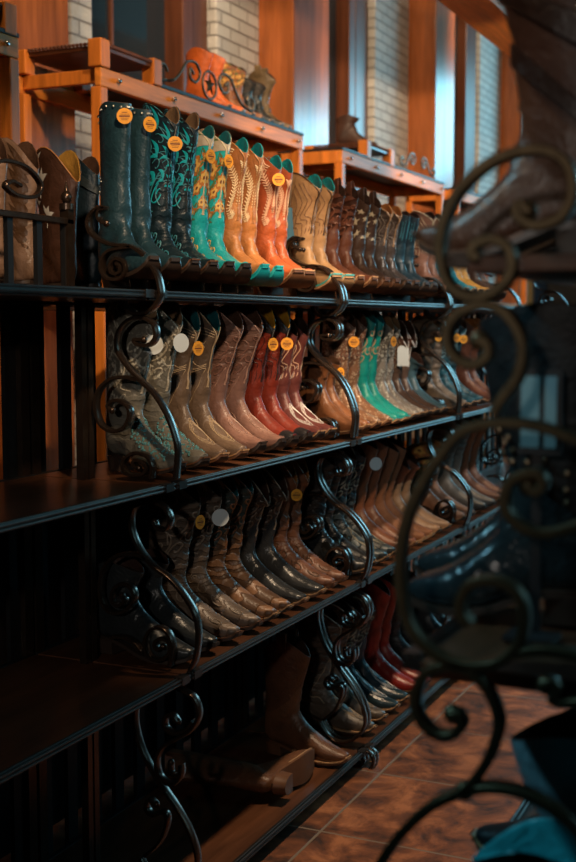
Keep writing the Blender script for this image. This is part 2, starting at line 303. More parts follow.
def brick_mat():
    m, nt, b = new_mat('white_painted_brick')
    tc = N(nt, 'ShaderNodeTexCoord'); sp = N(nt, 'ShaderNodeSeparateXYZ'); nt.links.new(tc.outputs['Object'], sp.inputs[0])
    a = N(nt, 'ShaderNodeMath', operation='ADD'); nt.links.new(sp.outputs[0], a.inputs[0]); nt.links.new(sp.outputs[1], a.inputs[1])
    cb = N(nt, 'ShaderNodeCombineXYZ'); nt.links.new(a.outputs[0], cb.inputs[0]); nt.links.new(sp.outputs[2], cb.inputs[1])
    br = N(nt, 'ShaderNodeTexBrick'); br.inputs['Scale'].default_value = 1.0; br.inputs['Brick Width'].default_value = 0.23
    br.inputs['Row Height'].default_value = 0.077; br.inputs['Mortar Size'].default_value = 0.007; br.inputs['Mortar Smooth'].default_value = 0.5
    br.inputs['Color1'].default_value = (0.60, 0.59, 0.55, 1); br.inputs['Color2'].default_value = (0.50, 0.49, 0.46, 1); br.inputs['Mortar'].default_value = (0.28, 0.26, 0.24, 1)
    nt.links.new(cb.outputs[0], br.inputs['Vector']); nt.links.new(br.outputs[0], b.inputs['Base Color'])
    b.inputs['Roughness'].default_value = 0.6
    n1 = N(nt, 'ShaderNodeTexNoise', Scale=25.0, Detail=5.0); nt.links.new(tc.outputs['Object'], n1.inputs['Vector'])
    h = N(nt, 'ShaderNodeMath', operation='MULTIPLY_ADD'); h.inputs[1].default_value = -2.0
    nt.links.new(br.outputs[1], h.inputs[0]); nt.links.new(n1.outputs[0], h.inputs[2]); bump(nt, b, h.outputs[0], 0.8, 0.012)
    return m
M['tile'] = tile_mat(); M['brick'] = brick_mat()
M['plaster'] = plain('dark_plaster', (0.055, 0.052, 0.05), 0.8, 0, 0.2, 6)
M['cream'] = plain('cream_paint', (0.55, 0.44, 0.32), 0.6, 0, 0.1, 6)
XL, XR, YF, YB, ZC = -3.6, 2.5, -2.0, 16.0, 5.2
struct(box_obj('floor', XL - .1, XR + .1, YF - .1, YB + .1, -0.1, 0, M['tile'], bevel=0))
struct(box_obj('ceiling', XL - .1, XR + .1, YF - .1, YB + .1, ZC, ZC + .1, M['plaster'], bevel=0))
struct(box_obj('wall_left', XL - .2, XL, YF, YB, 0, ZC, M['panel'], bevel=0))
struct(box_obj('wall_right', XR, XR + .1, YF, YB, 0, ZC, M['plaster'], bevel=0))
struct(box_obj('wall_back', XL, XR, YB, YB + .1, 0, ZC, M['plaster'], bevel=0))
struct(box_obj('wall_front', XL, XR, YF - .1, YF, 0, ZC, M['plaster'], bevel=0))
# left wall rhythm: pilaster - brick column - window with mullions
def bay_wall(i, yp0, yp1, yb0, yb1, yw0, yw1, mull):
    struct(box_obj('trim_%d' % (3 * i + 1), XL, -3.22, yp0, yp1, 0, ZC, M['panel'], bevel=0.01))
    struct(box_obj('trim_%d' % (3 * i + 2), XL, -3.46, yb0, yb1, 0, ZC, M['brick'], bevel=0.012))
    w = struct(box_obj('window_%d' % (i + 1), XL, -3.57, yw0, yw1, 0.9, 4.9, M['fl_glass'], bevel=0))
    for (a, b_, d) in mull:
        box_obj('mullion', XL, -3.6 + d, a, b_, 0.85, ZC, M['dkwood'], w, bevel=0.006)
    box_obj('window_rail', XL, -3.52, yw0, yw1, 0.82, 0.92, M['dkwood'], w, bevel=0.006)
bay_wall(0, 4.15, 4.64, 5.00, 5.19, 5.19, 6.50, [(5.50, 5.525, .05), (6.08, 6.17, .15), (6.21, 6.28, .12), (6.32, 6.48, .09)])
bay_wall(1, 7.08, 7.66, 6.50, 7.08, 7.66, 9.16, [(8.62, 8.74, .14), (8.80, 8.90, .12), (8.94, 9.14, .09)])
bay_wall(2, 9.98, 10.52, 9.16, 9.98, 10.52, 12.17, [(11.75, 12.1, .12)])
bay_wall(3, 13.02, 13.60, 12.17, 13.02, 13.60, 15.9, [(14.6, 14.8, .12)])
struct(box_obj('trim_19', XL, -3.50, 4.64, 5.00, 0, ZC, M['panel'], bevel=0.01))
struct(box_obj('trim_20', XL, -3.30, 3.2, 4.10, 0, ZC, M['dkwood'], bevel=0.01))
# soffit of the gallery above, wood underside and cream side
so = struct(box_obj('trim_21', -2.20, -1.92, 3.0, 10.2, 3.30, 3.34, M['oakY'], bevel=0.003))
struct(box_obj('trim_22', -2.19, -1.93, 3.0, 10.2, 3.34, 3.60, M['cream'], bevel=0.003))
# unseen windows matching the cool area lights; the right wall one is added
def rwin(i, y0, y1, z0, z1):
    w = struct(box_obj('window_%d' % i, XR - .03, XR + .01, y0, y1, z0, z1, M['fl_glass'], bevel=0))
    for a in (y0, (y0 + y1) / 2, y1): box_obj('mullion', XR - .08, XR - .02, a - .03, a + .03, z0, z1, M['dkwood'], w)
wb = struct(box_obj('window_6', -2.0, 2.4, YB - .03, YB + .01, 2.2, 4.8, M['fl_glass'], bevel=0))
for a in (-2.0, .2, 2.4): box_obj('mullion', a - .03, a + .03, YB - .08, YB - .02, 2.2, 4.8, M['dkwood'], wb)
rwin(7, 3.2, 5.6, 1.7, 3.3)

# ------------------------------------------------------------------ iron boot racks
STRAP = [(-.0045, -.010), (-.0030, -.0125), (.0030, -.0125), (.0045, -.010), (.0045, .010), (.0030, .0125), (-.0030, .0125), (-.0045, .010)]
TX = {4: -1.468, 3: -1.418, 2: -1.38, 1: -1.37}; TZ = {4: 1.526, 3: 1.074, 2: 0.619, 1: 0.06}
BACKX = -1.83
def scroll(name, t, y, parent, mat, sx=1, x0=None):
    b = MB(); X0 = TX[t] if x0 is None else x0
    for line in TIERS[str(t)]:
        p = [(X0 + sx * q[0], y, TZ[t] + q[1]) for q in crom(line, 6)]
        b.sweep(p, STRAP); 
        b.ball(p[0], .0085, 10, 6)
    return b.build(name, mat, parent)
def rack_bay(y0, y1, mirror=None, tiers=(4, 3, 2, 1), ends=(True, True), label='', group=None, gallery=False, mat='iron', dbl=True):
    """one free-standing bay; mirror=None for the left run, else x of the front edge shift for the right run"""
    root = empty('boot_rack', (BACKX, (y0 + y1) / 2, 0)) if mirror is None else empty('boot_rack', (-.05, (y0 + y1) / 2, 0))
    tag(root, label, 'boot rack', group)
    inv = root.location.copy()
    def fx(t): return TX[t] if mirror is None else -.443 - (TX[t] - TX[3]) * 1.0
    bx = BACKX if mirror is None else -.03
    objs = []
    for t in tiers:
        z = TZ[t]; f = fx(t); g = .004
        s = 1 if mirror is None else -1
        lo, hi = sorted((bx, f - s * .022))
        sh = box_obj('shelf', lo, hi, y0 + g, y1 - g, z - .022, z - .004, M['deck'], root, .002); objs.append(sh)
        e = MB()
        for k, (dx, dz, r) in enumerate(((-.003, .001, .0034), (-.012, 0.0025, .0028), (-.003, -.008, .0034))):
            e.cyl((f + s * dx, y0 + g, z + dz - .004), (f + s * dx, y1 - g, z + dz - .004), r, 8)
        a, c = sorted((f - s * .003, f - s * .024)); e.box(a, c, y0 + g, y1 - g, z - .016, z - .004)
        for yy in (y0 + .03, y1 - .03):
            a, c = sorted((f + s * .002, f - s * .02)); e.box(a, c, yy - .018, yy + .018, z - .017, z + .002)
        ed = e.build('edge_rail', M['trim'], sh)
        # rear rail
        lo, hi = sorted((bx, bx - s * .016)); objs.append(box_obj('rear_rail', lo, hi, y0 + g, y1 - g, z - .03, z - .002, M['bar'], root, .002))
    if mirror is None:
        b = MB(); n = int(round((y1 - y0) / .115))
        top = 1.50
        for k in range(n):
            yy = y0 + (k + .5) * (y1 - y0) / n
            w = .022
            b = MB(); b.box(bx - .030, bx - .017, yy - w, yy + w, .03, top); objs.append(b.build('upright_bar', M['bar'], root, smooth=False))
        for yy in (y0 + .022, y1 - .022):
            b = MB(); b.box(bx - .034, bx - .002, yy - .016, yy + .016, 0, top + .03)
            objs.append(b.build('rear_post', M['iron'], root, smooth=True))
        for yy, on in ((y0 + .014, ends[0]), (y1 - .014, ends[1])):
            b = MB(); b.box(-1.682, -1.662, yy - .010, yy + .010, 0, 1.515); objs.append(b.build('end_post', M['iron'], root, smooth=False))
            if on:
                for t in tiers: objs.append(scroll('scroll_bracket', t, yy, root, M[mat]))
        if gallery:
            bx = -1.69; top = 1.69
            for k in range(11):
                yy = y0 + .05 + k * (y1 - y0 - .07) / 10
                b = MB(); b.box(bx - .024, bx - .012, yy - .010, yy + .010, 1.522, top); objs.append(b.build('gallery_baluster', M['bar'], root, smooth=False))
            b = MB(); b.box(bx - .028, bx - .004, y1 - .026, y1 - .002, 1.522, top + .03); yy = y1 - .014
            b.cyl((bx - .016, yy, top + .03), (bx - .016, yy, top + .045), .018, 12); b.ball((bx - .016, yy, top + .06), .014, 10, 6, 1.2)
            b.cyl((bx - .016, yy, top + .068), (bx - .016, yy, top + .098), .008, 10, .0005); objs.append(b.build('gallery_finial_post', M['iron'], root))
            objs.append(box_obj('gallery_rail', bx - .032, bx - .004, y0, y1, top - .006, top + .010, M['iron'], root, .003))
            wv = MB(); L = (y1 - y0 - .08); nn = 2
            for q in range(nn):
                a = y0 + .04 + q * L / nn; h = L / nn
                S = [(.30, .40), (.34, .48), (.27, .52), (.22, .40), (.30, .24), (.42, .26), (.47, .45), (.38, .72), (.20, .82), (.05, .62), (.0, .30)]
                T = [(.72, .50), (.66, .56), (.62, .44), (.70, .30), (.82, .34), (.86, .60), (.76, .88), (.60, .92), (.50, .66), (.42, .30), (.30, .12), (.12, .16), (.0, .30)]
                wv.sweep([(bx - .018, a + h * p[0], top + .012 + .115 * p[1]) for p in crom(S, 6)], [(u * 1.0, v * .6) for u, v in STRAP], up=(1, 0, 0))
                wv.sweep([(bx - .018, a + h * p[0], top + .012 + .115 * p[1]) for p in crom(T, 6)], [(u * 1.0, v * .6) for u, v in STRAP], up=(1, 0, 0))
            objs.append(wv.build('gallery_scrollwork', M['iron'], root))
    for o in objs: o.location = -inv
    return root
GL = 'left hand rack bays'
rack_bay(1.295, 2.45, ends=(False, False), gallery=True, label='empty shelves of the nearest left rack bay, scroll gallery along the back')
rack_bay(2.45, 3.605, ends=(True, True), label='left rack bay holding the black studded boots on its top shelf')
rack_bay(3.605, 4.76, label='second boot-filled left rack bay, behind the double scroll brackets')
rack_bay(4.76, 5.915, label='far left rack bay half hidden behind the blurred ironwork')
rack_bay(5.915, 7.07, label='farthest left rack bay near the end of the aisle')
# right rack with the blurred brackets
rr = rack_bay(1.265, 2.42, mirror=1, label='blurred foreground rack on the right with large brown iron scrolls', mat='iron_rust')
def right_scrolls(y, idxs, root):
    b = MB()
    for i in idxs:
        line = RIGHT[i]
        p = [(q[0], y, q[1]) for q in crom(line, 6)]
        b.sweep(p, [(u * 1.25, v * .9) for u, v in STRAP])
        if i not in (4,): b.ball(p[0], .0115, 12, 7)
    o = b.build('scroll_bracket', M['iron_rust'], root); o.location = -root.location; return o
for ids in ((0,), (1,), (2,), (3,), (4, 5), (6, 7)): right_scrolls(1.265, ids, rr)
for (x, y) in ((-.05, 1.29), (-.05, 2.40)):
    o = box_obj('rear_post', x - .02, x + .02, y - .018, y + .018, 0, 1.9, M['iron'], rr, .004); o.location = -rr.location
o = box_obj('middle_post', -.125, -.095, 1.62, 1.65, 0, 1.05, M['bar'], rr, .004); o.location = -rr.location
rr2 = rack_bay(2.42, 3.575, mirror=1, label='next bay of the right hand rack, hidden behind the dark boots')

# ------------------------------------------------------------------ varnished wooden display units against the wall
def display_unit(y0, y1, frame, label, near_end=True, legs=True):
    root = empty('display_cabinet', (-2.9, (y0 + y1) / 2, 0)); tag(root, label, 'display cabinet', 'orange wooden display units along the wall')
    o = []; T = 2.468; x0, x1 = -3.12, -2.70
    o.append(box_obj('deck', x0, x1 + .004, frame[0][1] if frame and frame[0][0] == y0 else y0, y1, T - .012, T + .004, M['bar'], root, .002))
    o.append(box_obj('front_rail', x1 - .03, x1, y0, y1, T - .085, T - .012, M['oakY'], root, .004))
    o.append(box_obj('rear_rail', x0, x0 + .03, y0, y1, T - .085, T - .012, M['oakY'], root, .004))
    if not (frame and frame[0][0] == y0): o.append(box_obj('end_rail', x0, x1 - .03, y0, y0 + .03, T - .085, T - .012, M['oak'], root, .004))
    o.append(box_obj('end_rail', x0, x1 - .03, y1 - .03, y1, T - .085, T - .012, M['oak'], root, .004))
    for z in (1.62, .75):
        o.append(box_obj('shelf', x0, x1, y0, y1, z - .03, z, M['oakY'], root, .003))
        o.append(box_obj('front_rail', x1 - .03, x1 + .002, y0, y1, z - .10, z - .03, M['oakY'], root, .004))
    n = int((y1 - y0) / .42)
    for k in range(n + 1):
        yy = y0 + .12 + k * (y1 - y0 - .2) / max(1, n)
        b = MB(); b.ball((x1 + .010, yy, T - .048), .011, 10, 6); o.append(b.build('knob', M['chrome'], root))
    for (x, y) in ((x0 + .025, y0 + .025), (x1 - .025, y1 - .025), (x0 + .025, y1 - .025), (x1 - .025, y0 + .025)):
        o.append(box_obj('leg', x - .025, x + .025, y - .025, y + .025, 0, T - .085, M['oak'], root, .005))
    for (a, b_) in frame:
        for (x, y) in ((x1 - .028, a + .028), (x1 - .028, b_ - .028), (x0 + .028, a + .028), (x0 + .028, b_ - .028)):
            o.append(box_obj('riser_post', x - .028, x + .034, y - .034, y + .034, T - .010, 2.568 if x > -3 else 2.556, M['oak'], root, .005))
        tp = box_obj('riser_top', x0 + .02, x1 - .01, a + .02, b_ - .02, 2.528, 2.546, M['dkwood'], root, .002); o.append(tp)
        bd = MB()
        k = a + .03
        while k < b_ - .03:
            bd.ball((x1 - .008, k, 2.552), .009, 6, 4); k += .018
        k = x0 + .03
        while k < x1 - .03:
            bd.ball((k, a + .018, 2.552), .009, 6, 4); k += .018
        e = bd.build('beading', M['dkwood'], tp)
        o.append(box_obj('riser_rail', x0 + .03, x1 - .03, a + .02, a + .045, 2.40, 2.455, M['oak'], root, .003))
        o.append(box_obj('riser_panel', x0 + .0, x0 + .015, a + .05, b_ - .05, 2.0, 2.52, M['panel'], root, .002))
    for q in o: q.location = -root.location
    return root
display_unit(1.9, 3.58, [(3.10, 3.56)], 'wooden display unit at the far left edge, only its black-edged corner showing')
display_unit(4.10, 6.06, [(4.10, 4.56)], 'long orange wooden display unit with beaded riser, behind the black and teal boots')
display_unit(6.62, 8.60, [(7.02, 7.50)], 'orange wooden display unit with riser frame, second along the brick wall')
display_unit(8.95, 11.2, [], 'farthest orange wooden display unit, behind the brown foreground boot')
# scrolled gallery ornaments on the deck edges
def ornament(y, z, label, star=True, s=1.0):
    root = empty('scroll_ornament', (-2.70, y, z)); tag(root, label, 'iron scroll ornament')
    b = MB()
    if star:
        c = [(0, .066 * math.cos(a), .066 + .062 * math.sin(a)) for a in [2 * math.pi * k / 28 for k in range(28)]]
        b.sweep(c, circ(.006, 6), up=(1, 0, 0), closed=True)
        pts = []
        for k in range(10):
            r = .055 if k % 2 == 0 else .022; a = math.pi / 2 + k * math.pi / 5
            pts.append((0, r * math.cos(a), .066 + r * math.sin(a)))
        b.fan(pts, (.012, 0, .066)); b.fan(pts[::-1], (-.012, 0, .066))
    for sg in (-1, 1):
        S = [(.15, .07), (.18, .09), (.18, .05), (.13, .04), (.09, .08), (.13, .12), (.21, .11), (.27, .055), (.34, .012), (.44, .0)]
        T = [(.38, .04), (.41, .065), (.46, .045), (.43, .0), (.33, .015)]
        for L in (S, T):
            b.sweep([(0, sg * p[0] * s, p[1] * s * 1.05 + .015) for p in crom(L, 5)], circ(.0065, 6), up=(1, 0, 0))
    o = b.build('ironwork', M['iron_rust'], root); return root
ornament(5.0, 2.475, 'iron scroll and star ornament on the wooden ledge below the orange boots')
ornament(8.0, 2.475, 'small iron scroll ornament on the second wooden ledge', star=False, s=.8)

# ------------------------------------------------------------------ ceiling track spot fixtures, with heads for the added fills too
for i, (a, b_, p, c, an) in enumerate(AISLE_AND_FILL_SPOTS + WALL_SPOTS):
    nth = ['nearest the camera', 'second along', 'third along', 'above the floor tiles', 'farthest along', 'aimed at the right rack', 'behind the camera', 'cool one over the right rack', 'low nearest', 'low middle', 'low farthest', 'high nearest', 'high second', 'high third', 'high farthest'][i]
    r0 = empty('track_spotlight', a)
    tag(r0, ('black track spotlight head over the aisle, ' if i < 8 else 'black spotlight head washing the panelled wall, ') + nth, 'spotlight')
    d = (Vector(b_) - Vector(a)).normalized()
    m_ = MB(); m_.cyl(-d * .16, -d * .02, .05, 16, .055, True); m_.build('lamp_head', M['black'], r0)
    m_ = MB(); m_.cyl(-d * .10, Vector((-d.x * .10, -d.y * .10, ZC - a[2])), .008, 8); m_.build('hanger_rod', M['black'], r0)
# ------------------------------------------------------------------ boots
# key sections: front(x,z), back/bottom(x,z), half width, bottom flatness
KEY = [(.230, .024, .231, .013, .014, .6), (.223, .034, .222, .010, .023, .8), (.198, .046, .196, .008, .033, 1), (.158, .062, .152, .007, .044, 1),
       (.118, .086, .100, .012, .044, 1), (.088, .109, .052, .028, .037, 1), (.068, .131, .004, .040, .033, 1), (.057, .152, -.040, .042, .031, .9),
       (.052, .173, -.060, .062, .033, .5), (.052, .197, -.063, .105, .034, .1), (.056, .222, -.058, .148, .035, 0), (.063, .262, -.058, .212, .037, 0),
       (.070, .312, -.064, .292, .039, 0), (.074, .360, -.070, .360, .041, 0)]
TOES = {'round': (0.0, 1.0), 'snip': (0.0, .8), 'square': (-.008, 1.55), 'point': (.012, .55)}
class Boot:
    def __init__(s, H=.40, d=1.0, w=1.0, L=1.0, toe='snip', lean=0.02, spring=.012, dip=.045, fw=.88):
        K = []; d = d * 1.14
        tx, tw = TOES[toe]
        for i, (fx, fz, bx, bz, hw, nb) in enumerate(KEY):
            if i <= 2: fx += tx; bx += tx; hw *= (tw if i == 0 else (1 + (tw - 1) * (.5 if i == 1 else .15)))
            sp = spring * max(0, (2.6 - i) / 2.6) ** 1.3; fz += sp; bz += sp
            if i <= 7: hw *= fw
            if i <= 5: fx *= L; bx *= L
            if 8 <= i < 10: fx += .004 * (i - 7); bx -= .002
            if i >= 10:
                k = (H - .15) / (.36 - .15); fz = .15 + (fz - .15) * k if fz > .15 else fz; bz = .15 + (bz - .15) * k if bz > .15 else bz
                cx = (fx + bx) / 2; g = (i - 9) / 4; dd = 1 + (d - 1) * min(1, g * 2.2); fx = cx + (fx - cx) * dd; bx = cx + (bx - cx) * dd; hw *= 1 + (w - 1) * min(1, g * 1.2)
            fx += lean * max(0, (fz - .12)) * 2; bx += lean * max(0, (bz - .12)) * 2
            K.append((fx, fz, bx, bz, hw, nb))
        s.K = np.array(K); s.H = H; s.dip = dip; s.nk = len(K)
        s.dipz = H - .15
    def chan(s, t):
        t = max(0, min(s.nk - 1 - 1e-6, t)); i = int(t); f = t - i
        a, b, c, d = s.K[max(i - 1, 0)], s.K[i], s.K[i + 1], s.K[min(i + 2, s.nk - 1)]
        return 0.5 * ((2 * b) + (-a + c) * f + (2 * a - 5 * b + 4 * c - d) * f * f + (-a + 3 * b - 3 * c + d) * f ** 3)
    def at(s, t, ph, off=0.0):
        fx, fz, bx, bz, hw, nb = s.chan(t)
        F = np.array((fx, 0, fz)); B = np.array((bx, 0, bz)); C = (F + B) / 2; dv = F - B; a = np.linalg.norm(dv) / 2; dv = dv / (2 * a)
        c, sn = math.cos(ph), math.sin(ph)
        ex = 1.0
        if c < 0: ex = 1.0 - .5 * max(0, min(1, nb))
        elif t < 5: ex = .95
        cc = math.copysign(abs(c) ** ex, c); ls = .92 + .33 * max(0, min(1, (t - 9) / 2)); ss = math.copysign(abs(sn) ** (ls if (c >= 0 or t > 9.5) else ex), sn)
        P = C + dv * cc * (a + off) + np.array((0, 1, 0)) * ss * (hw + off)
        if t > 11:
            q = (t - 11) / 2; q = q * q * (3 - 2 * q)
            P[2] -= s.dip * q * abs(c) ** 2.2 - .012 * q * abs(sn) ** 4
        # creases around the ankle
        if 7.5 < t < 11.5:
            P[0] += .0022 * math.sin(t * 7.3 + 1.6 * math.cos(ph)) * math.exp(-((t - 9.3) / 1.3) ** 2) * (1 if c > 0 else .4)
        return P
    def nrm(s, t, ph):
        e = .03
        a = s.at(min(t + e, 12.98), ph) - s.at(t - e, ph); b = s.at(t, ph + e) - s.at(t, ph - e)
        n = np.cross(b, a); l = np.linalg.norm(n)
        if l < 1e-9: return np.array((0, 0, 1.))
        n /= l
        c = s.chan(t); C = np.array(((c[0] + c[2]) / 2, 0, (c[1] + c[3]) / 2))
        if np.dot(n, s.at(t, ph) - C) < 0: n = -n
        return n
    def side(s, a, b, h=0.0, sg=-1):          # a -1 back .. 1 front, b 0..1 up the shaft
        ph = math.pi / 2 * (1 - max(-1, min(1, a * 1.08 + .04))) * sg; t = 9.1 + 3.86 * b
        return s.at(t, ph) + s.nrm(t, ph) * h
    def foot(s, t, ph, h=0.0): return s.at(t, ph) + s.nrm(t, ph) * h

def ribbon(mb, fn, line, wd, h, mi=0, k=3, sg=-1):
    """a raised stitch / piping line that follows the leather"""
    P = crom(line, k) if k > 1 else [np.array(p) for p in line]
    if len(P) < 2: return
    C = [fn(p[0], p[1], h, sg) for p in P]; C0 = [fn(p[0], p[1], 0, sg) for p in P]
    rows = []
    for i in range(len(C)):
        t = C[min(i + 1, len(C) - 1)] - C[max(i - 1, 0)]; n = C[i] - C0[i]
        sd = np.cross(t, n); l = np.linalg.norm(sd)
        sd = sd / l * wd * .5 if l > 1e-9 else np.zeros(3)
        q = C0[i] + (C[i] - C0[i]) * .3
        rows.append([q - sd, C[i], q + sd])
    mb.grid(rows, False, mi)
def patch(mb, fn, poly, h, mi=0, sg=-1, hc=None):
    P = [fn(a, b, h * .5, sg) for a, b in poly]
    ca = sum(p[0] for p in poly) / len(poly); cb = sum(p[1] for p in poly) / len(poly)
    mb.fan(P, tuple(fn(ca, cb, h if hc is None else hc, sg)), mi)

def teardrop(cx, cy, r, ang, curl=.5, n=12, asp=.35):
    out = []
    for k in range(n):
        u = k / n * 2 * math.pi
        x = math.cos(u); y = math.sin(u) * math.sin(u / 2) ** 1.4 * 1.1
        x2 = x * r; y2 = y * r * asp * 1.6 + curl * r * .35 * (x * x)
        out.append((cx + (x2 * math.cos(ang) - y2 * math.sin(ang)), cy + (x2 * math.sin(ang) + y2 * math.cos(ang)) * .42))
    return out
def spiral(cx, cy, r, a0, turns=1.3, dirn=1, n=12):
    return [(cx + r * (1 - .85 * k / n) * math.cos(a0 + dirn * turns * 2 * math.pi * k / n), cy + .42 * r * (1 - .85 * k / n) * math.sin(a0 + dirn * turns * 2 * math.pi * k / n)) for k in range(n + 1)]
def disc(cx, cy, r, n=10, pet=0, dep=.25):
    return [(cx + r * (1 + (dep * math.cos(pet * u) if pet else 0)) * math.cos(u), cy + .42 * r * (1 + (dep * math.cos(pet * u) if pet else 0)) * math.sin(u)) for u in [2 * math.pi * k / n for k in range(n)]]

def pat_swirl(mb, fn, sg):      # mats 0 pale teal line, 1 bright turquoise fill
    for (x, y) in ((.9, .74), (.92, .52), (.9, .30), (.62, .86), (.30, .93), (-.05, .88), (-.4, .92), (.66, .62), (.34, .68), (.02, .62), (-.32, .68), (-.62, .60), (.60, .40), (.28, .46), (-.05, .42), (-.36, .46)):
        for k in range(3):
            a = 2.1 + k * .42; r = .20 - k * .025
            t = teardrop(x + .10 * k * math.cos(a + 1.4), y - .035 * k, r, a, .9, 12, .22)
            if k != 1: patch(mb, fn, t, .0016, 1, sg)
            else: ribbon(mb, fn, t + [t[0]], .0024, .0012, 0, 2, sg)
        ribbon(mb, fn, spiral(x + .08, y + .05, .16, 2.4, .8, -1, 8), .0026, .0012, 0, 2, sg)
    for k in range(5):
        x = -.55 + k * .25
        ribbon(mb, fn, [(x + .3, .42), (x + .05, .34), (x - .02, .22), (x + .05, .10), (x + .16, .04)], .0035, .0014, 0, 3, sg)
    for k in range(9):
        patch(mb, fn, disc(-.62 + .02 * k, .34 - k * .032, .035, 6), .0018, 1, sg)
    ribbon(mb, fn, spiral(.5, .20, .26, 1.6, 1.2), .004, .0014, 1, 2, sg)
    ribbon(mb, fn, spiral(-.1, .97, .3, 3.6, 1.0, -1), .003, .0014, 0, 2, sg)
def pat_leaf(mb, fn, sg):       # cream vines with herringbone stitches
    for (pts) in ([(.98, .12), (.88, .35), (.98, .6), (.8, .85)], [(.62, .02), (.5, .25), (.62, .5), (.35, .75), (.1, .93)], [(-.2, .1), (.05, .3), (-.1, .5), (.1, .68), (.35, .93)],
                  [(-.75, .15), (-.5, .4), (-.7, .62), (-.45, .85)]):
        c = crom(pts, 7); ribbon(mb, fn, pts, .0022, .0012, 0, 4, sg)
        for i in range(1, len(c) - 1):
            t = c[i + 1] - c[i - 1]; a = math.atan2(t[1] / .42, t[0])
            for s2 in (-1, 1):
                dx = math.cos(a + s2 * .9) * .15; dy = math.sin(a + s2 * .9) * .15 * .42
                ribbon(mb, fn, [(c[i][0], c[i][1]), (c[i][0] + dx, c[i][1] + dy)], .0034, .0018, 0, 1, sg)
def pat_floral(mb, fn, sg):     # 0 orange-brown, 1 gold, 2 leaf green, 3 cream, 4 outline
    for (x, y, r) in ((.82, .72, .22), (.80, .45, .24), (.78, .14, .2), (.10, .86, .30), (.42, .62, .24), (-.1, .60, .30), (.15, .36, .32), (-.38, .30, .24), (.55, .36, .2), (.3, .08, .26), (-.3, .06, .2), (-.55, .75, .2)):
        patch(mb, fn, disc(x, y, r, 20, 5, .22), .0014, 0, sg)
        patch(mb, fn, disc(x, y, r * .62, 20, 5, .22), .0040, 1, sg, .0022)
        patch(mb, fn, disc(x, y, r * .22, 8), .0060, 4, sg, .0032)
        for a in (.6, 2.2, 4.0, 5.3):
            lx, ly = x + math.cos(a) * r * 1.35, y + math.sin(a) * r * 1.35 * .42
            patch(mb, fn, teardrop(lx, ly, r * .42, a, .2), .0016, 2, sg)
    for l in ([(-.6, .9), (-.3, .7), (-.5, .45), (-.1, .2), (0, 0)], [(.6, .85), (.5, .5), (.7, .25), (.5, .0)]):
        ribbon(mb, fn, l, .003, .0012, 2, 4, sg)
def pat_star(mb, fn, sg):
    for (x, y, r) in ((.85, .55, .2), (.85, .12, .2), (.15, .88, .25), (.55, .75, .2), (-.1, .68, .25), (.35, .55, .22), (-.45, .80, .2), (-.4, .50, .22), (.05, .38, .24), (.5, .30, .2), (-.3, .20, .2), (.2, .12, .22)):
        p = []
        for k in range(10):
            rr = r if k % 2 == 0 else r * .42; a = math.pi / 2 + k * math.pi / 5
            p.append((x + rr * math.cos(a), y + rr * math.sin(a) * .42))
        patch(mb, fn, p, .0016, 0, sg, .0024)
def pat_scroll(mb, fn, sg):
    for (x, y, r, a, d) in ((.8, .78, .26, .6, -1), (.82, .42, .26, 2.6, 1), (.1, .85, .34, .6, 1), (-.35, .68, .3, 2.2, -1), (.35, .60, .32, 3.6, 1), (-.1, .42, .34, 1.2, -1), (.4, .28, .3, 4.2, -1), (-.4, .22, .28, .3, 1), (.15, .08, .26, 2.0, 1)):
        ribbon(mb, fn, spiral(x, y, r, a, 1.2, d), .005, .0016, 0, 2, sg)
        ribbon(mb, fn, [(x + r * math.cos(a), y + .42 * r * math.sin(a)), (x + r * 1.5 * math.cos(a + .6), y + .42 * r * 1.6 * math.sin(a + .6))], .005, .0016, 0, 1, sg)
def pat_flame(mb, fn, sg):
    for k in range(4):
        g = .17 * k
        ribbon(mb, fn, [(-.55 + g, .02), (-.7 + g * 1.1, .25), (-.35 + g, .45), (-.6 + g, .65), (-.2 + g * .6, .93 - g * .15)], .0026, .0012, 0, 4, sg)
        ribbon(mb, fn, [(.72 - g, .02), (.78 - g * 1.1, .28), (.45 - g, .42), (.66 - g, .62), (.3 - g * .6, .90 - g * .2)], .0026, .0012, 0, 4, sg)
def pat_loops(mb, fn, sg):
    for k in range(3):
        g = .16 * k
        ribbon(mb, fn, [(.75, .95 - g * .3), (.2, .80 - g * .2), (-.2 + g, .55), (.1 + g, .38), (.7, .30 + g * .2)], .0026, .0012, 0, 4, sg)
        ribbon(mb, fn, [(-.8, .7 - g * .2), (-.35, .55 - g * .2), (-.2, .3), (-.5 + g, .1)], .0026, .0012, 0, 4, sg)
    for i in range(7):
        ribbon(mb, fn, [(-.6 + i * .16, .60), (-.45 + i * .16, .70)], .0016, .0010, 0, 1, sg)
        ribbon(mb, fn, [(-.6 + i * .16, .70), (-.45 + i * .16, .60)], .0016, .0010, 0, 1, sg)
def pat_squares(mb, fn, sg):
    ribbon(mb, fn, [(-.3, .35), (-.3, .85), (.7, .85), (.7, .35), (-.18, .35), (-.18, .80), (.58, .80), (.58, .42), (-.1, .42)], .003, .0012, 0, 1, sg)
def pat_studs(mb, fn, sg):
    for i in range(8):
        a = -.85 + i * .24
        mb.ball(fn(a, .955, .001, sg), .0038, 8, 4)
    for i in range(7): mb.ball(fn(-.72, .93 - i * .075, .001, sg), .0034, 8, 4)
    for i in range(5): mb.ball(fn(-.35 + .16 * math.cos(i * 1.25), .50 + .05 * math.sin(i * 1.25), .001, sg), .0032, 8, 4)
def pat_engineer(mb, fn, sg):
    for r_ in range(3):
        for i in range(9): mb.ball(fn(-.9 + i * .225, .10 + r_ * .10, .001, sg), .0050, 8, 4)
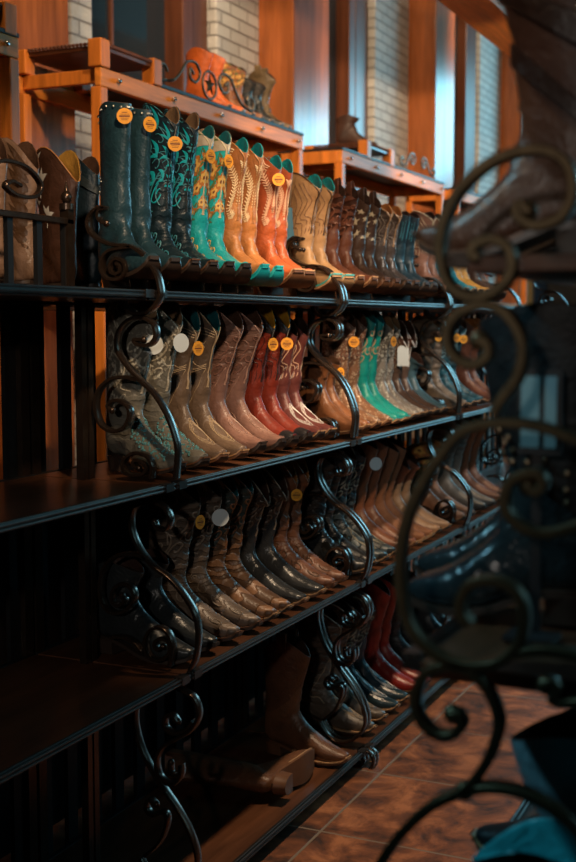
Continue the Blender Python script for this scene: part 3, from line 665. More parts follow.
def pat_flowersilver(mb, fn, sg):
    for (x, y) in ((.05, .70), (.3, .45), (-.1, .40), (.2, .88)):
        for a in (1.0, 1.7, 2.4): patch(mb, fn, teardrop(x + math.cos(a) * .12, y + math.sin(a) * .06, .13, a), .0018, 0, sg)
        ribbon(mb, fn, [(x, y), (x + .05, y - .15)], .003, .0012, 0, 1, sg)
def pat_cutout(mb, fn, sg):
    for i in range(9):
        y = .12 + i * .095
        for (x, s_) in ((-.35, 1), (.25, -1)):
            patch(mb, fn, teardrop(x, y, .30, .5 * s_ + (3.1 if s_ < 0 else 0), .4), .0014, 0, sg)
PATS = dict(swirl=pat_swirl, leaf=pat_leaf, floral=pat_floral, star=pat_star, scroll=pat_scroll, flame=pat_flame, loops=pat_loops, squares=pat_squares,
            studs=pat_studs, engineer=pat_engineer, silver=pat_flowersilver, cutout=pat_cutout)
FLOWER = [plain('orange_thread', (.50, .17, .03), .6), plain('gold_thread', (.72, .42, .10), .6), plain('leaf_thread', (.10, .16, .05), .6),
          plain('cream_thread', (.7, .6, .45), .6), plain('brown_thread', (.18, .06, .02), .6)]

def make_boot(H=.40, d=1.0, w=1.0, L=1.0, toe='snip', lean=.03, spring=.012, dip=.045, foot=None, shaft=None, lining=None, sole='soledark', welt='soletan',
              pat=None, patm=None, seam=None, collar=None, strap=None, footpat=None, footm=None, bands=None, toecap=None, fw=.88):
    B = Boot(H, d, w, L, toe, lean, spring, dip, fw)
    root = empty('boot'); nu = 26
    PH = [2 * math.pi * k / nu for k in range(nu)]
    tb = lambda ph: 9.2 + 1.15 * abs(math.cos(ph)) ** 3
    # vamp (foot leather)
    n = 26; m = MB()
    m.grid([[B.at((tb(ph)) * (i / n) ** .85, ph, .0008 if i > 20 else 0) for ph in PH] for i in range(n + 1)], True)
    m.fan([B.at(0, ph) for ph in PH][::-1])
    m.build('vamp', foot, root)
    # shaft
    n = 18; m = MB()
    m.grid([[B.at(tb(ph) - .12 + (13 - tb(ph) + .12) * i / n, ph, -.0004) for ph in PH] for i in range(n + 1)], True)
    m.build('shaft', shaft, root)
    # lining and rim
    m = MB(); rows = [[B.at(13, ph, -.0004) for ph in PH], [B.at(13, ph, -.0016) + np.array((0, 0, .0012)) for ph in PH], [B.at(13, ph, -.0036) for ph in PH]]
    for t in (12.6, 12.0, 11.2, 10.6): rows.append([B.at(t, ph, -.0042) for ph in PH])
    m.grid(rows, True); m.fan(rows[-1]); m.build('lining', lining, root)
    # sole
    rows_t, rows_b = [], []
    m = MB(); wl = MB()
    ts = [0, .25, .6, 1, 1.5, 2, 2.5, 3, 3.5, 4, 4.5, 5, 5.5, 6, 6.4, 6.8, 7.1, 7.3]
    fr = B.chan(0); top = []; bot = []; wt = []
    xs = []
    for t in ts:
        c = B.chan(t); x, z, hw = c[2], c[3], c[4] * 1.03 + .0035
        if t > 6.1: hw *= math.sqrt(max(.03, 1 - ((t - 6.1) / 1.24) ** 2))
        xs.append((x, z, hw))
    f0 = xs[0]; xs = [(f0[0] + .006, f0[1] + .001, f0[2] * .8)] + xs
    th = .0065
    top = [[(x, -hw, z + .003), (x, 0, z + .002), (x, hw, z + .003)] for x, z, hw in xs]
    bot = [[(x, hw, z - th), (x, 0, z - th), (x, -hw, z - th)] for x, z, hw in xs]
    m.grid([a + b_ for a, b_ in zip(top, bot)], True); m.fan(top[0] + bot[0]); m.fan((top[-1] + bot[-1])[::-1])
    so_ = m.build('sole', M[sole], root)
    if welt:
        m = MB(); q = [(x, z, hw + .0022) for x, z, hw in xs if x > .03]
        m.grid([[(x, -hw, z + .0045), (x, -hw, z + .0005), (x, hw, z + .0005), (x, hw, z + .0045)] for x, z, hw in q], True)
        m.fan([(q[0][0] + .003, -q[0][2], q[0][1] + .0045), (q[0][0] + .003, -q[0][2], q[0][1] + .0005), (q[0][0] + .003, q[0][2], q[0][1] + .0005), (q[0][0] + .003, q[0][2], q[0][1] + .0045)])
        m.build('welt', M[welt], root)
    # stacked heel
    m = MB(); out = []
    for z, k in ((.0375, 1.0), (.027, .96), (.014, .90), (.000, .88)):
        r_ = []
        for a in range(13):
            u = math.pi * a / 12
            r_.append((-.022 - .042 * math.sin(u) * k, -.031 * math.cos(u) * k, z))
        r_.append((.004 * k, .030 * k, z)); r_.append((.004 * k, -.030 * k, z)); out.append(r_)
    m.grid(out, True); m.fan(out[-1]); m.fan(out[0][::-1]); m.build('heel', M['soledark'] if sole != 'solebrown' else M['solebrown'], root)
    side = lambda a, b_, h, sg: B.side(a, b_, h, sg)
    if pat:
        m = MB()
        for sg in (-1, 1): PATS[pat](m, side, sg)
        m.build('studs' if pat in ('studs', 'engineer') else 'embroidery', patm, root)
    if seam:
        m = MB()
        for sg in (-1, 1):
            ribbon(m, side, [(.86, -.05), (.87, .1), (.88, .3), (.88, .6), (.86, .8), (.80, .93), (.62, .995)], .0042, .0026, 0, 3, sg)
            ribbon(m, lambda a, b_, h, s2: B.foot(a, b_ * s2, h), [(12.97, .55), (12.97, .9), (12.97, 1.3), (12.97, 1.7), (12.97, 2.1), (12.97, 2.5), (12.97, 3.0)], .004, .0022, 0, 2, sg)
        m.build('piping', seam, root)
    if collar:
        cm, lo = collar
        m = MB(); n = 6
        m.grid([[B.at(lo + .35 * math.cos(ph * 2) + (13 - lo - .35 * math.cos(ph * 2)) * i / n, ph, .0012) for ph in PH] for i in range(n + 1)], True)
        m.build('collar', cm, root)
    if bands:
        bm, tt = bands
        for t in tt:
            m = MB()
            m.grid([[B.at(t + e, ph, o_) for ph in PH] for e, o_ in ((-.20, .001), (-.17, .007), (.17, .007), (.20, .001))], True)
            m.build('harness_strap', bm, root)
            m = MB(); c = B.at(t, -1.0, .007); r_ = [tuple(c + np.array((.016 * math.cos(u), 0, .016 * math.sin(u)))) for u in [2 * math.pi * k / 16 for k in range(16)]]
            m.sweep(r_, circ(.0028, 6), up=(0, 1, 0), closed=True); m.build('buckle_ring', M['stud'], root)
    if strap:
        for sg in (-1, 1):
            m = MB(); P = []
            for (t, o_, dz) in ((12.35, .002, 0), (12.9, .0025, 0), (13, .003, .016), (13, -.002, .026), (13, -.008, .016), (12.5, -.007, 0)):
                c0 = B.at(t, sg * 1.35, o_); c1 = B.at(t, sg * 1.75, o_); z = np.array((0, 0, dz)); P.append([c0 + z, c1 + z])
            A = crom([p[0] for p in P], 3); C_ = crom([p[1] for p in P], 3)
            off = np.array((0, .0012 * sg, 0))
            m.grid([[a + off, c + off, c - off, a - off] for a, c in zip(A, C_)], True); m.build('pull_strap', strap, root)
    ft = lambda t, ph, h, sg: B.foot(t, ph * sg, h)
    for sg in ((-1, 1) if footpat else ()):
        m = MB()
        if footpat == 'bug':
            for k in range(3): ribbon(m, ft, [(2.2 + k * .35, .02), (2.7 + k * .35, .35), (3.6 + k * .3, .5), (4.3 + k * .3, .2), (4.8 + k * .3, .02)], .0022, .0014, 0, 3, sg)
            ribbon(m, ft, [(5.5, 1.25), (6.5, 1.2), (7.4, 1.5), (8.2, 1.3), (9.0, .9), (10.2, .3)], .0024, .0014, 0, 3, sg)
        elif footpat == 'scroll':
            for (t, p, r_) in ((2.6, .55, .55), (4.0, .8, .6), (5.6, .9, .6), (7.2, 1.0, .55)):
                ribbon(m, ft, [(t + r_ * (1 - .08 * k) * math.cos(k * .75), p + .55 * r_ * (1 - .08 * k) * math.sin(k * .75)) for k in range(10)], .0038, .0018, 0, 2, sg)
        elif footpat == 'crystal':
            for k in range(90):
                t = 2.0 + random.random() * 4.2; p = .1 + random.random() * 1.2
                m.ball(ft(t, p, .0005, sg), .0024 + .0016 * random.random(), 6, 3)
        elif footpat == 'buckle':
            c = ft(4.6, 1.0, .003, sg)
            for r_ in (.017, .011): m.sweep([tuple(c + np.array((r_ * math.cos(u), 0, r_ * math.sin(u)))) for u in [2 * math.pi * k / 16 for k in range(16)]], circ(.002, 6), up=(0, 1, 0), closed=True)
            m.cyl(c + np.array((0, -.001, 0)), c + np.array((0, .001, 0)), .017, 16)
        m.build({'crystal': 'crystals', 'buckle': 'medallion'}.get(footpat, 'vamp_stitching'), footm, root)
    if toecap:
        m = MB(); m.grid([[B.at(t, ph, .0012) for ph in PH] for t in (.0, .3, .7, 1.2, 1.8, 2.3)], True); m.fan([B.at(0, ph, .0012) for ph in PH][::-1]); m.build('toe_cap', toecap, root)
    return root, B

def place(root, loc, rz, tilt, label, group, cat='boot', lay=None):
    mt = Matrix.Translation(Vector(loc)) @ Matrix.Rotation(rz, 4, 'Z')
    if lay is not None: mt = mt @ lay
    if tilt: # rock back about the rear edge of the heel
        p = Vector((-.055, 0, 0)); mt = mt @ Matrix.Translation(p) @ Matrix.Rotation(-R(tilt), 4, 'Y') @ Matrix.Translation(-p)
    root.matrix_world = mt
    root.location, root.rotation_euler = mt.to_translation(), mt.to_euler()
    tag(root, label, cat, group); return mt
TAGN = [0]
def hang_tag(mt, B, label, mat='tag_orange', shape='round', a=.80, b=.80, r=.0190, sg=-1, yaw=-20, size=1.0, group=None):
    p = mt @ Vector(B.side(a, min(b, .99), .004, sg)); q = mt @ Vector(B.side(min(a + .12, .97), .97, .003, sg))
    root = empty('price_tag', p); tag(root, label, 'price tag', group)
    an = R(min(78, 27 + max(0, yaw) * 1.5)); n = Vector((math.sin(an), -math.cos(an), 0)).normalized()      # face normal, towards -Y side
    if sg * (1 if mt.to_euler().z < 1 else -1) > 0: n = -n if False else n
    u = Vector((0, 0, 1)).cross(n).normalized(); off = n * .004
    m = MB(); c = Vector((0, 0, -r)) + off
    if shape == 'round': ring = [(r * math.cos(k * math.pi / 12), r * math.sin(k * math.pi / 12)) for k in range(24)]
    else: ring = [(-r * .75, -r * 1.5), (r * .75, -r * 1.5), (r * .75, r * .8), (r * .4, r * 1.15), (-r * .4, r * 1.15), (-r * .75, r * .8)]
    A = [c + u * x + Vector((0, 0, 1)) * y for x, y in ring]; C_ = [v + n * .0014 for v in A]
    m.grid([A, C_], True); m.fan(A[::-1]); m.fan(C_); m.build('card', M[mat], root)
    m = MB(); m.cyl((0, 0, 0), q - p + Vector((0, 0, .002)), .0006, 5); m.cyl(Vector((0, 0, 0)), c + Vector((0, 0, r * .85)), .0006, 5); m.build('string', M['string'], root)
    if mat == 'tag_orange' and shape == 'round' and size >= 1:
        m = MB(); z = Vector((0, 0, 1)); cc = c + n * .0017
        for (yy, hw, hh) in ((.45, .35, .05), (.22, .62, .035), (-.02, .66, .11), (-.28, .5, .035), (-.48, .42, .035)):
            m.add([cc + u * (sx * r * hw) + z * (r * yy + sz * r * hh) for sx, sz in ((-1, -1), (1, -1), (1, 1), (-1, 1))], [(0, 1, 2, 3)])
        m.build('printed_lines', M['print'], root, smooth=False)
    return root
# ------------------------------------------------------------------ boots on the left rack
def Lr(name, c, **k): return leather(name, c, **k)
SHELFNAME = {4: 'top left-rack shelf', 3: 'second left-rack shelf', 2: 'third left-rack shelf', 1: 'bottom left-rack shelf'}
TILT = {4: 9.5, 3: 2.0, 2: 0, 1: 0}
TIP = {4: -1.462, 3: -1.430, 2: -1.400, 1: -1.395}
TURN = {4: 31, 3: 20, 2: 6, 1: 2}
WH = ('nearer', 'farther')
def pair(t, ys, desc, kw, tags=None, rz=0.0, dx=0.0, tilt=None, place_txt=None, zoff=0.0, one_label=None):
    kw = dict(kw); kw['lean'] = kw.get('lean', .03) + {4: .095, 3: .045, 2: .03, 1: .02}[t]
    kw['L'] = kw.get('L', 1.0) * {4: .84, 3: .91}.get(t, 1.0)
    kw['fw'] = {4: .78, 3: .80}.get(t, .86)
    root, B = make_boot(**kw)
    L = kw.get('L', 1.0); out = []
    for i, y in enumerate(ys):
        o = root if i == 0 else copy_tree(root)
        a = rz - R(TURN[t]) + random.uniform(-.03, .03)
        wh = (WH[i] + ' of the pair') if len(ys) > 1 else 'single'
        pt = place_txt or SHELFNAME[t]
        mt = place(o, (TIP[t] - .235 * L * math.cos(a) + dx + random.uniform(-.008, .004), y, TZ[t] + .003 + zoff), a, TILT[t] if tilt is None else tilt,
                   (desc + (', ' + wh if len(ys) > 1 else '') + ', ' + pt) if one_label is None else one_label, None)
        out.append((o, mt))
        if tags and tags[i]:
            tk = dict(tags[i]); hang_tag(mt, B, label=tk.pop('d') + ' on the ' + (WH[i] + ' ' if len(ys) > 1 else '') + tk.pop('on'), **tk)
    return out
OT = lambda on, a=.80, b=.80, yaw=-20, **k: dict(d='round orange hang tag', on=on, a=a, b=b, yaw=yaw, **k)
WT = lambda on, a=.80, b=.80, yaw=-20, **k: dict(d='round white hang tag', on=on, a=a, b=b, yaw=yaw, mat='tag_white', r=.024, **k)

# --- top shelf, first bay
pair(4, (2.555, 2.652), 'tall black-blue studded riding boot', dict(H=.43, d=.88, w=.78, toe='round', lean=.0, spring=.02, dip=.008,
     foot=Lr('blue_black_leather', (.018, .050, .066), wear=.4), shaft=Lr('blue_black_leather', (.018, .050, .066), wear=.4), lining=Lr('brown_suede', (.10, .05, .03)),
     sole='soledark', welt=None, pat='studs', patm=M['stud'], bands=None),
     [OT('black studded boot', .72, .94), OT('black studded boot', .86, .92, 25)])
pair(4, (2.745, 2.842), 'tall black boot with turquoise swirl embroidery', dict(H=.45, d=.98, w=1.0, lean=.03, spring=.02, dip=.06,
     foot=Lr('ink_leather', (.012, .028, .038), tool=.4), shaft=Lr('ink_leather2', (.010, .022, .032)), lining=Lr('tan_lining', (.32, .19, .10)), sole='soledark', welt='solebrown',
     pat='swirl', patm=[plain('pale_teal_thread', (.04, .22, .27), .5), plain('bright_turquoise_inlay', (.01, .42, .50), .4)], footpat='scroll', footm=plain('pale_teal_thread', (.04, .22, .27), .5), seam=Lr('black_piping', (.015, .02, .022))),
     [OT('turquoise swirl boot', .86, .84, 10), OT('turquoise swirl boot', .84, .82, 0)][:1] + [None])
pair(4, (2.935, 3.040), 'turquoise boot with orange embroidered flowers', dict(H=.43, d=.92, w=.95, lean=.03, spring=.022, dip=.05,
     foot=Lr('turquoise_leather', (.015, .42, .44), wear=.2), shaft=Lr('turquoise_leather', (.015, .42, .44), wear=.2), lining=Lr('teal_lining', (.015, .25, .28)), sole='soledark', welt='soledark',
     pat='floral', patm=FLOWER, collar=(Lr('cream_collar', (.50, .42, .32)), 12.25), seam=Lr('cream_pipe', (.6, .5, .32)), footpat='scroll', footm=FLOWER[1]),
     [OT('floral turquoise boot', .84, .86, 35), OT('floral turquoise boot', .9, .86, 40)])
pair(4, (3.135, 3.245), 'tan boot with cream herringbone stitching', dict(H=.425, d=.90, w=.95, lean=.03, spring=.024, dip=.055,
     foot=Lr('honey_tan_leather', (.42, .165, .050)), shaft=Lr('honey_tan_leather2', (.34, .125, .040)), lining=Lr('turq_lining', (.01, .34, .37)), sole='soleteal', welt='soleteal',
     pat='leaf', patm=plain('cream_stitch', (.68, .52, .32), .6), seam=Lr('tan_piping', (.36, .15, .05))), None)
pair(4, (3.365, 3.460), 'rust red boot with pale herringbone stitching', dict(H=.405, d=.88, w=.92, lean=.03, spring=.022, dip=.055, toe='square',
     foot=Lr('rust_leather', (.42, .095, .030)), shaft=Lr('rust_leather2', (.36, .075, .025)), lining=Lr('turq_lining', (.01, .34, .37)), sole='solebrown', welt='soletan',
     pat='leaf', patm=plain('pink_cream_stitch', (.70, .45, .30), .6)), [OT('rust red boot', .80, .93), None])
# --- top shelf, second bay
pair(4, (3.685, 3.785), 'sand tan boot with scalloped turquoise top', dict(H=.385, d=1.05, w=1.05, lean=.02, spring=.02, dip=.06, toe='square',
     foot=Lr('sand_leather', (.42, .24, .115)), shaft=Lr('sand_leather', (.42, .24, .115)), lining=Lr('turq_lining', (.01, .34, .37)), sole='soletan', welt='soleteal',
     pat='flame', patm=plain('brown_stitch', (.16, .07, .03), .6), seam=Lr('dark_seam', (.08, .04, .02))),
     [dict(d='blue rectangular card', on='sand tan boot', a=-.1, b=.62, shape='card', mat='tag_blue', r=.042, yaw=-35), None])
pair(4, (3.890, 3.995), 'brown tooled leather boot', dict(H=.37, d=.95, w=.95, lean=.03, spring=.02, dip=.05,
     foot=Lr('chestnut_leather', (.13, .045, .025)), shaft=Lr('chestnut_tooled', (.12, .040, .022), tool=.9), lining=Lr('dark_lining', (.04, .02, .015)), sole='solebrown', welt='soletan',
     pat='scroll', patm=Lr('chestnut_raised', (.17, .06, .035)), strap=Lr('chestnut_leather', (.13, .045, .025))))
pair(4, (4.125, 4.240), 'dark brown boot covered in pale stars', dict(H=.36, d=.95, w=.95, lean=.03, spring=.02, dip=.05,
     foot=Lr('walnut_leather', (.06, .032, .022)), shaft=Lr('walnut_leather', (.06, .032, .022)), lining=Lr('dark_lining', (.04, .02, .015)), sole='solebrown', welt='solebrown',
     pat='star', patm=plain('bone_inlay', (.50, .42, .30), .5), strap=Lr('walnut_leather', (.06, .032, .022))))
pair(4, (4.375, 4.470), 'grey-brown boot with tan lining', dict(H=.35, d=1.0, w=.95, lean=.02, spring=.02, dip=.05,
     foot=Lr('ash_leather', (.05, .036, .030), rough=.28), shaft=Lr('ash_leather2', (.055, .035, .026), tool=.3), lining=Lr('orange_lining', (.42, .17, .05)), sole='soledark', welt='solebrown',
     pat='flame', patm=plain('grey_stitch', (.16, .12, .09), .6), seam=Lr('pale_seam', (.35, .2, .1))))
pair(4, (4.58, 4.68), 'black boot with teal stitched squares', dict(H=.34, d=1.05, w=1.0, lean=.01, spring=.02, dip=.03, foot=Lr('ink_leather', (.012, .028, .038)),
     shaft=Lr('ink_leather2', (.010, .022, .032)), lining=Lr('dark_lining', (.04, .02, .015)), welt=None, pat='squares', patm=plain('pale_teal_thread', (.04, .22, .27), .5)))
pair(4, (4.88, 4.99), 'brown boot with pale trim', dict(H=.36, dip=.04, foot=Lr('rose_brown_leather', (.24, .11, .07)), shaft=Lr('rose_brown_leather', (.24, .11, .07)), lining=Lr('dark_lining', (.04, .02, .015)),
     pat='flame', patm=plain('cream_stitch', (.68, .52, .32), .6), seam=Lr('cream_pipe', (.6, .5, .32))))
pair(4, (5.12, 5.23), 'bright blue-green boot', dict(H=.36, dip=.04, foot=Lr('lagoon_leather', (.02, .24, .30)), shaft=Lr('lagoon_leather', (.02, .24, .30)), lining=Lr('dark_lining', (.04, .02, .015)), pat='scroll', patm=plain('pale_teal_thread', (.04, .22, .27), .5)))
pair(4, (5.36, 5.48), 'golden yellow boot', dict(H=.34, dip=.04, foot=Lr('mustard_leather', (.55, .27, .05)), shaft=Lr('mustard_leather', (.55, .27, .05)), lining=Lr('dark_lining', (.04, .02, .015))))
pair(4, (5.62, 5.74), 'dark chocolate boot', dict(H=.35, dip=.04, foot=Lr('walnut_leather', (.06, .032, .022)), shaft=Lr('chestnut_tooled', (.12, .040, .022), tool=.9), lining=Lr('dark_lining', (.04, .02, .015))))

# --- second shelf, first bay
pair(3, (2.580, 2.700), 'grey glitter boot with crystal toe', dict(H=.415, d=1.08, w=1.05, lean=.02, spring=.014, dip=.055,
     foot=Lr('pewter_leather', (.17, .155, .125), tool=.25), shaft=glitter('pewter_glitter', (.13, .115, .09), (.75, .70, .58)), lining=Lr('tan_lining', (.32, .19, .10)), sole='soledark', welt='solebrown',
     pat='scroll', patm=glitter('silver_braid', (.38, .33, .25), (.9, .85, .7)), seam=glitter('silver_braid', (.38, .33, .25), (.9, .85, .7)), footpat='crystal', footm=M['crystal']),
     [WT('grey glitter boot', .84, .86, 0), WT('grey glitter boot', .92, .88, 25)])
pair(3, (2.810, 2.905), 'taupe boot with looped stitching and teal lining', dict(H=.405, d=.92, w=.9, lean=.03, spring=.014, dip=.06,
     foot=Lr('taupe_leather', (.155, .10, .065)), shaft=Lr('taupe_leather2', (.11, .075, .052)), lining=Lr('deep_teal_lining', (.01, .13, .15)), sole='solebrown', welt='soletan',
     pat='loops', patm=plain('sand_stitch', (.42, .30, .18), .6), seam=plain('sand_stitch', (.42, .30, .18), .6), footpat='bug', footm=plain('sand_stitch', (.42, .30, .18), .6)),
     [OT('taupe looped boot', .9, .82, 30), None])
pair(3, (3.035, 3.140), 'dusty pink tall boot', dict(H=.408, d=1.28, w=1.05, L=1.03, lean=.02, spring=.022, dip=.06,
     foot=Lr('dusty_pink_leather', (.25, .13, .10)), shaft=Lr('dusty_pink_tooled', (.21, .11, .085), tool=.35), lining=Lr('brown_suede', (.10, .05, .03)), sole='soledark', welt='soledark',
     pat='scroll', patm=Lr('pink_raised', (.25, .12, .09)), seam=Lr('pink_piping', (.45, .26, .2)), footpat='bug', footm=Lr('pink_piping', (.45, .26, .2))))
pair(3, (3.250, 3.355), 'oxblood red boot with black overlay and yellow lining', dict(H=.42, d=1.0, w=.98, L=.98, lean=.03, spring=.02, dip=.07,
     foot=Lr('oxblood_leather', (.22, .030, .016)), shaft=Lr('oxblood_leather2', (.20, .026, .014), tool=.2), lining=Lr('yellow_lining', (.62, .30, .03)), sole='soledark', welt='soledark',
     pat='flame', patm=plain('dark_red_thread', (.06, .012, .010), .5), collar=(Lr('black_overlay', (.016, .014, .016)), 12.1), toecap=Lr('black_overlay', (.016, .014, .016)), seam=Lr('black_overlay', (.016, .014, .016))),
     [OT('oxblood red boot', .88, .80, 25), OT('oxblood red boot', .90, .80, 0)])
pair(3, (3.450, 3.530), 'dark red boot with pale patterned foot', dict(H=.375, d=.9, w=.85, lean=.03, spring=.02, dip=.05,
     foot=Lr('maroon_leather', (.13, .035, .03)), shaft=Lr('maroon_leather', (.13, .035, .03)), lining=Lr('dark_lining', (.04, .02, .015)), welt='soletan',
     pat='flame', patm=plain('pink_cream_stitch', (.70, .45, .30), .6), footpat='bug', footm=plain('silver_white_stitch', (.6, .58, .55), .5)))
# second shelf, second bay
pair(3, (3.738, 3.828), 'plain caramel ankle boot', dict(H=.245, d=.95, w=1.0, lean=.0, spring=.01, dip=.02, foot=Lr('caramel_leather', (.21, .08, .032)), shaft=Lr('caramel_leather', (.21, .08, .032)),
     lining=Lr('brown_suede', (.10, .05, .03)), sole='solebrown', welt='soletan'), [None, OT('caramel ankle boot', .85, .9, 30)])
pair(3, (3.930, 4.045), 'bronze glitter boot', dict(H=.40, d=.92, w=.92, lean=.02, spring=.012, dip=.05, foot=glitter('bronze_glitter', (.18, .085, .045), (.7, .55, .4)), shaft=glitter('bronze_glitter2', (.12, .06, .038), (.6, .5, .4)),
     lining=Lr('brown_suede', (.10, .05, .03)), sole='solebrown', welt='soletan', pat='scroll', patm=Lr('bronze_raised', (.22, .10, .06))), [OT('bronze glitter boot', .85, .80, 0), None])
pair(3, (4.142, 4.232), 'bright teal boot with cream stitching', dict(H=.405, d=.95, w=.92, lean=.01, spring=.01, dip=.04, foot=Lr('emerald_teal_leather', (.008, .27, .24)), shaft=Lr('emerald_teal_leather', (.008, .27, .24)),
     lining=Lr('deep_teal_lining', (.01, .13, .15)), sole='soletan', welt='soleteal', pat='scroll', patm=plain('sand_stitch', (.42, .30, .18), .6)))
pair(3, (4.322, 4.410), 'silver grey glitter boot', dict(H=.39, d=.90, w=.9, lean=.02, dip=.05, foot=glitter('silver_glitter', (.22, .19, .17), (.8, .8, .75)), shaft=glitter('silver_glitter2', (.10, .09, .08), (.6, .6, .55)),
     lining=Lr('tan_lining', (.32, .19, .10)), welt='soletan'), [OT('silver glitter boot', .86, .84, 35), None])
pair(3, (4.500, 4.590), 'brown boot with white looped pull tops', dict(H=.37, d=.9, w=.9, lean=.02, dip=.09, foot=Lr('umber_leather', (.10, .06, .045), rough=.25), shaft=Lr('umber_leather2', (.11, .05, .035)),
     lining=Lr('dark_lining', (.04, .02, .015)), welt='soletan', pat='flame', patm=plain('sand_stitch', (.42, .30, .18), .6), seam=plain('silver_white_stitch', (.6, .58, .55), .5)),
     [dict(d='white rectangular card', on='brown looped boot', a=.75, b=.62, shape='card', mat='tag_white', r=.030, yaw=-5), None])
pair(3, (4.680,), 'blue-grey ankle boot', dict(H=.24, foot=Lr('slate_leather', (.05, .10, .12)), shaft=Lr('slate_leather', (.05, .10, .12)), lining=Lr('dark_lining', (.04, .02, .015))))
pair(3, (4.89, 4.985), 'weathered stone coloured boot', dict(H=.39, d=.95, foot=Lr('stone_leather', (.19, .14, .10), tool=.5), shaft=Lr('stone_leather', (.19, .14, .10), tool=.5), lining=Lr('tan_lining', (.32, .19, .10)), welt='soletan'),
     [OT('stone coloured boot', .8, .88, 10), OT('stone coloured boot', .8, .92, 10)])
pair(3, (5.12, 5.26), 'navy boot with pale flower pattern', dict(H=.385, d=1.05, foot=Lr('navy_leather', (.02, .09, .12), tool=.6), shaft=Lr('navy_leather', (.02, .09, .12), tool=.6), lining=Lr('dark_lining', (.04, .02, .015)),
     pat='scroll', patm=plain('ice_thread', (.25, .45, .5), .5)), [OT('navy flower boot', .75, .86, 0), OT('navy flower boot', .75, .80, 0)])
pair(3, (5.42, 5.55), 'reddish brown boot', dict(H=.38, foot=Lr('chestnut_leather', (.13, .045, .025)), shaft=Lr('chestnut_leather', (.13, .045, .025)), lining=Lr('orange_lining', (.42, .17, .05))))

# --- third shelf, first bay
pair(2, (2.53, 2.655), 'black elastic-sided ankle boot', dict(H=.225, d=.92, w=1.0, lean=.0, dip=.015, foot=Lr('black_smooth', (.022, .026, .028), rough=.3), shaft=Lr('black_smooth', (.022, .026, .028), rough=.3),
     lining=Lr('dark_lining', (.04, .02, .015)), welt=None, pat='squares', patm=Lr('elastic_panel', (.03, .025, .02))))
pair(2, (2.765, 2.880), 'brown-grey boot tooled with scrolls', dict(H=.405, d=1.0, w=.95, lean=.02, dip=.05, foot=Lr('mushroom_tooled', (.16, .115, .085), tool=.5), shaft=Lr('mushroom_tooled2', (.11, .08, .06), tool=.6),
     lining=Lr('dark_lining', (.04, .02, .015)), sole='soledark', welt='solebrown', pat='scroll', patm=Lr('mushroom_raised', (.22, .165, .12)), footpat='scroll', footm=Lr('mushroom_raised', (.22, .165, .12))),
     [OT('scroll tooled boot', .88, .80, 45), WT('scroll tooled boot', .90, .80, 10)])
pair(2, (2.985, 3.085), 'tan and teal patchwork boot', dict(H=.395, d=.9, w=.9, lean=.03, dip=.05, foot=Lr('brindle_leather', (.22, .11, .055), tool=.8), shaft=Lr('dark_teal_leather', (.03, .045, .042), tool=.3),
     lining=Lr('deep_teal_lining', (.01, .13, .15)), sole='soledark', welt='soletan', pat='scroll', patm=Lr('copper_raised', (.22, .09, .04)), seam=Lr('copper_raised', (.22, .09, .04))))
pair(2, (3.195, 3.320), 'dark boot with deep scalloped pale-edged top', dict(H=.385, d=1.05, w=1.0, L=1.03, lean=.02, dip=.085, toe='round', foot=Lr('black_polished', (.028, .030, .032), rough=.25), shaft=Lr('black_brown_leather', (.040, .028, .022), tool=.5),
     lining=Lr('dark_lining', (.04, .02, .015)), sole='solebrown', welt='soletan', pat='scroll', patm=Lr('brown_raised', (.11, .065, .04)), seam=Lr('beige_edge', (.28, .20, .14))))
pair(2, (3.420, 3.515), 'warm brown boot with tooled foot', dict(H=.40, d=.85, w=.85, lean=.02, dip=.07, foot=Lr('cinnamon_leather', (.16, .065, .034), tool=.3), shaft=Lr('cinnamon_leather2', (.17, .065, .03)),
     lining=Lr('orange_lining', (.42, .17, .05)), sole='solebrown', welt='solebrown', footpat='scroll', footm=Lr('dark_seam', (.08, .04, .02)), seam=Lr('copper_raised', (.22, .09, .04))),
     [OT('warm brown boot', .86, .84, 10), None])
# third shelf, second bay
pair(2, (3.700, 3.800), 'black boot with round ankle medallion', dict(H=.39, d=.95, dip=.04, foot=Lr('black_tooled', (.028, .030, .032), rough=.28, tool=.4), shaft=Lr('black_brown_leather', (.040, .028, .022), tool=.5), lining=Lr('dark_lining', (.04, .02, .015)),
     footpat='buckle', footm=M['stud']))
pair(2, (3.890, 3.990), 'black and ivory patterned boot', dict(H=.39, d=.95, dip=.04, foot=Lr('navy_leather2', (.05, .07, .08), tool=1.0), shaft=Lr('black_tooled', (.028, .030, .032), rough=.28, tool=.4), lining=Lr('dark_lining', (.04, .02, .015)),
     pat='scroll', patm=plain('ivory_inlay', (.30, .27, .2), .5), footpat='bug', footm=plain('ivory_inlay', (.30, .27, .2), .5)))
pair(2, (4.105, 4.200), 'plain russet boot', dict(H=.40, d=1.0, dip=.03, foot=Lr('russet_leather', (.17, .062, .030)), shaft=Lr('russet_leather2', (.19, .065, .03)), lining=Lr('dark_lining', (.04, .02, .015)), sole='solebrown'),
     [WT('russet boot', .75, .84, 10), None])
pair(2, (4.300, 4.390), 'copper suede boot', dict(H=.37, d=1.1, dip=.03, foot=Lr('copper_suede', (.19, .075, .032), rough=.7), shaft=Lr('copper_suede', (.19, .075, .032), rough=.7), lining=Lr('dark_lining', (.04, .02, .015)), sole='soletan'))
pair(2, (4.500, 4.600), 'cream-footed short boot', dict(H=.29, dip=.04, foot=Lr('pale_tan_leather', (.28, .165, .095)), shaft=Lr('chestnut_leather', (.13, .045, .025)), lining=Lr('dark_lining', (.04, .02, .015)), welt='soletan'))
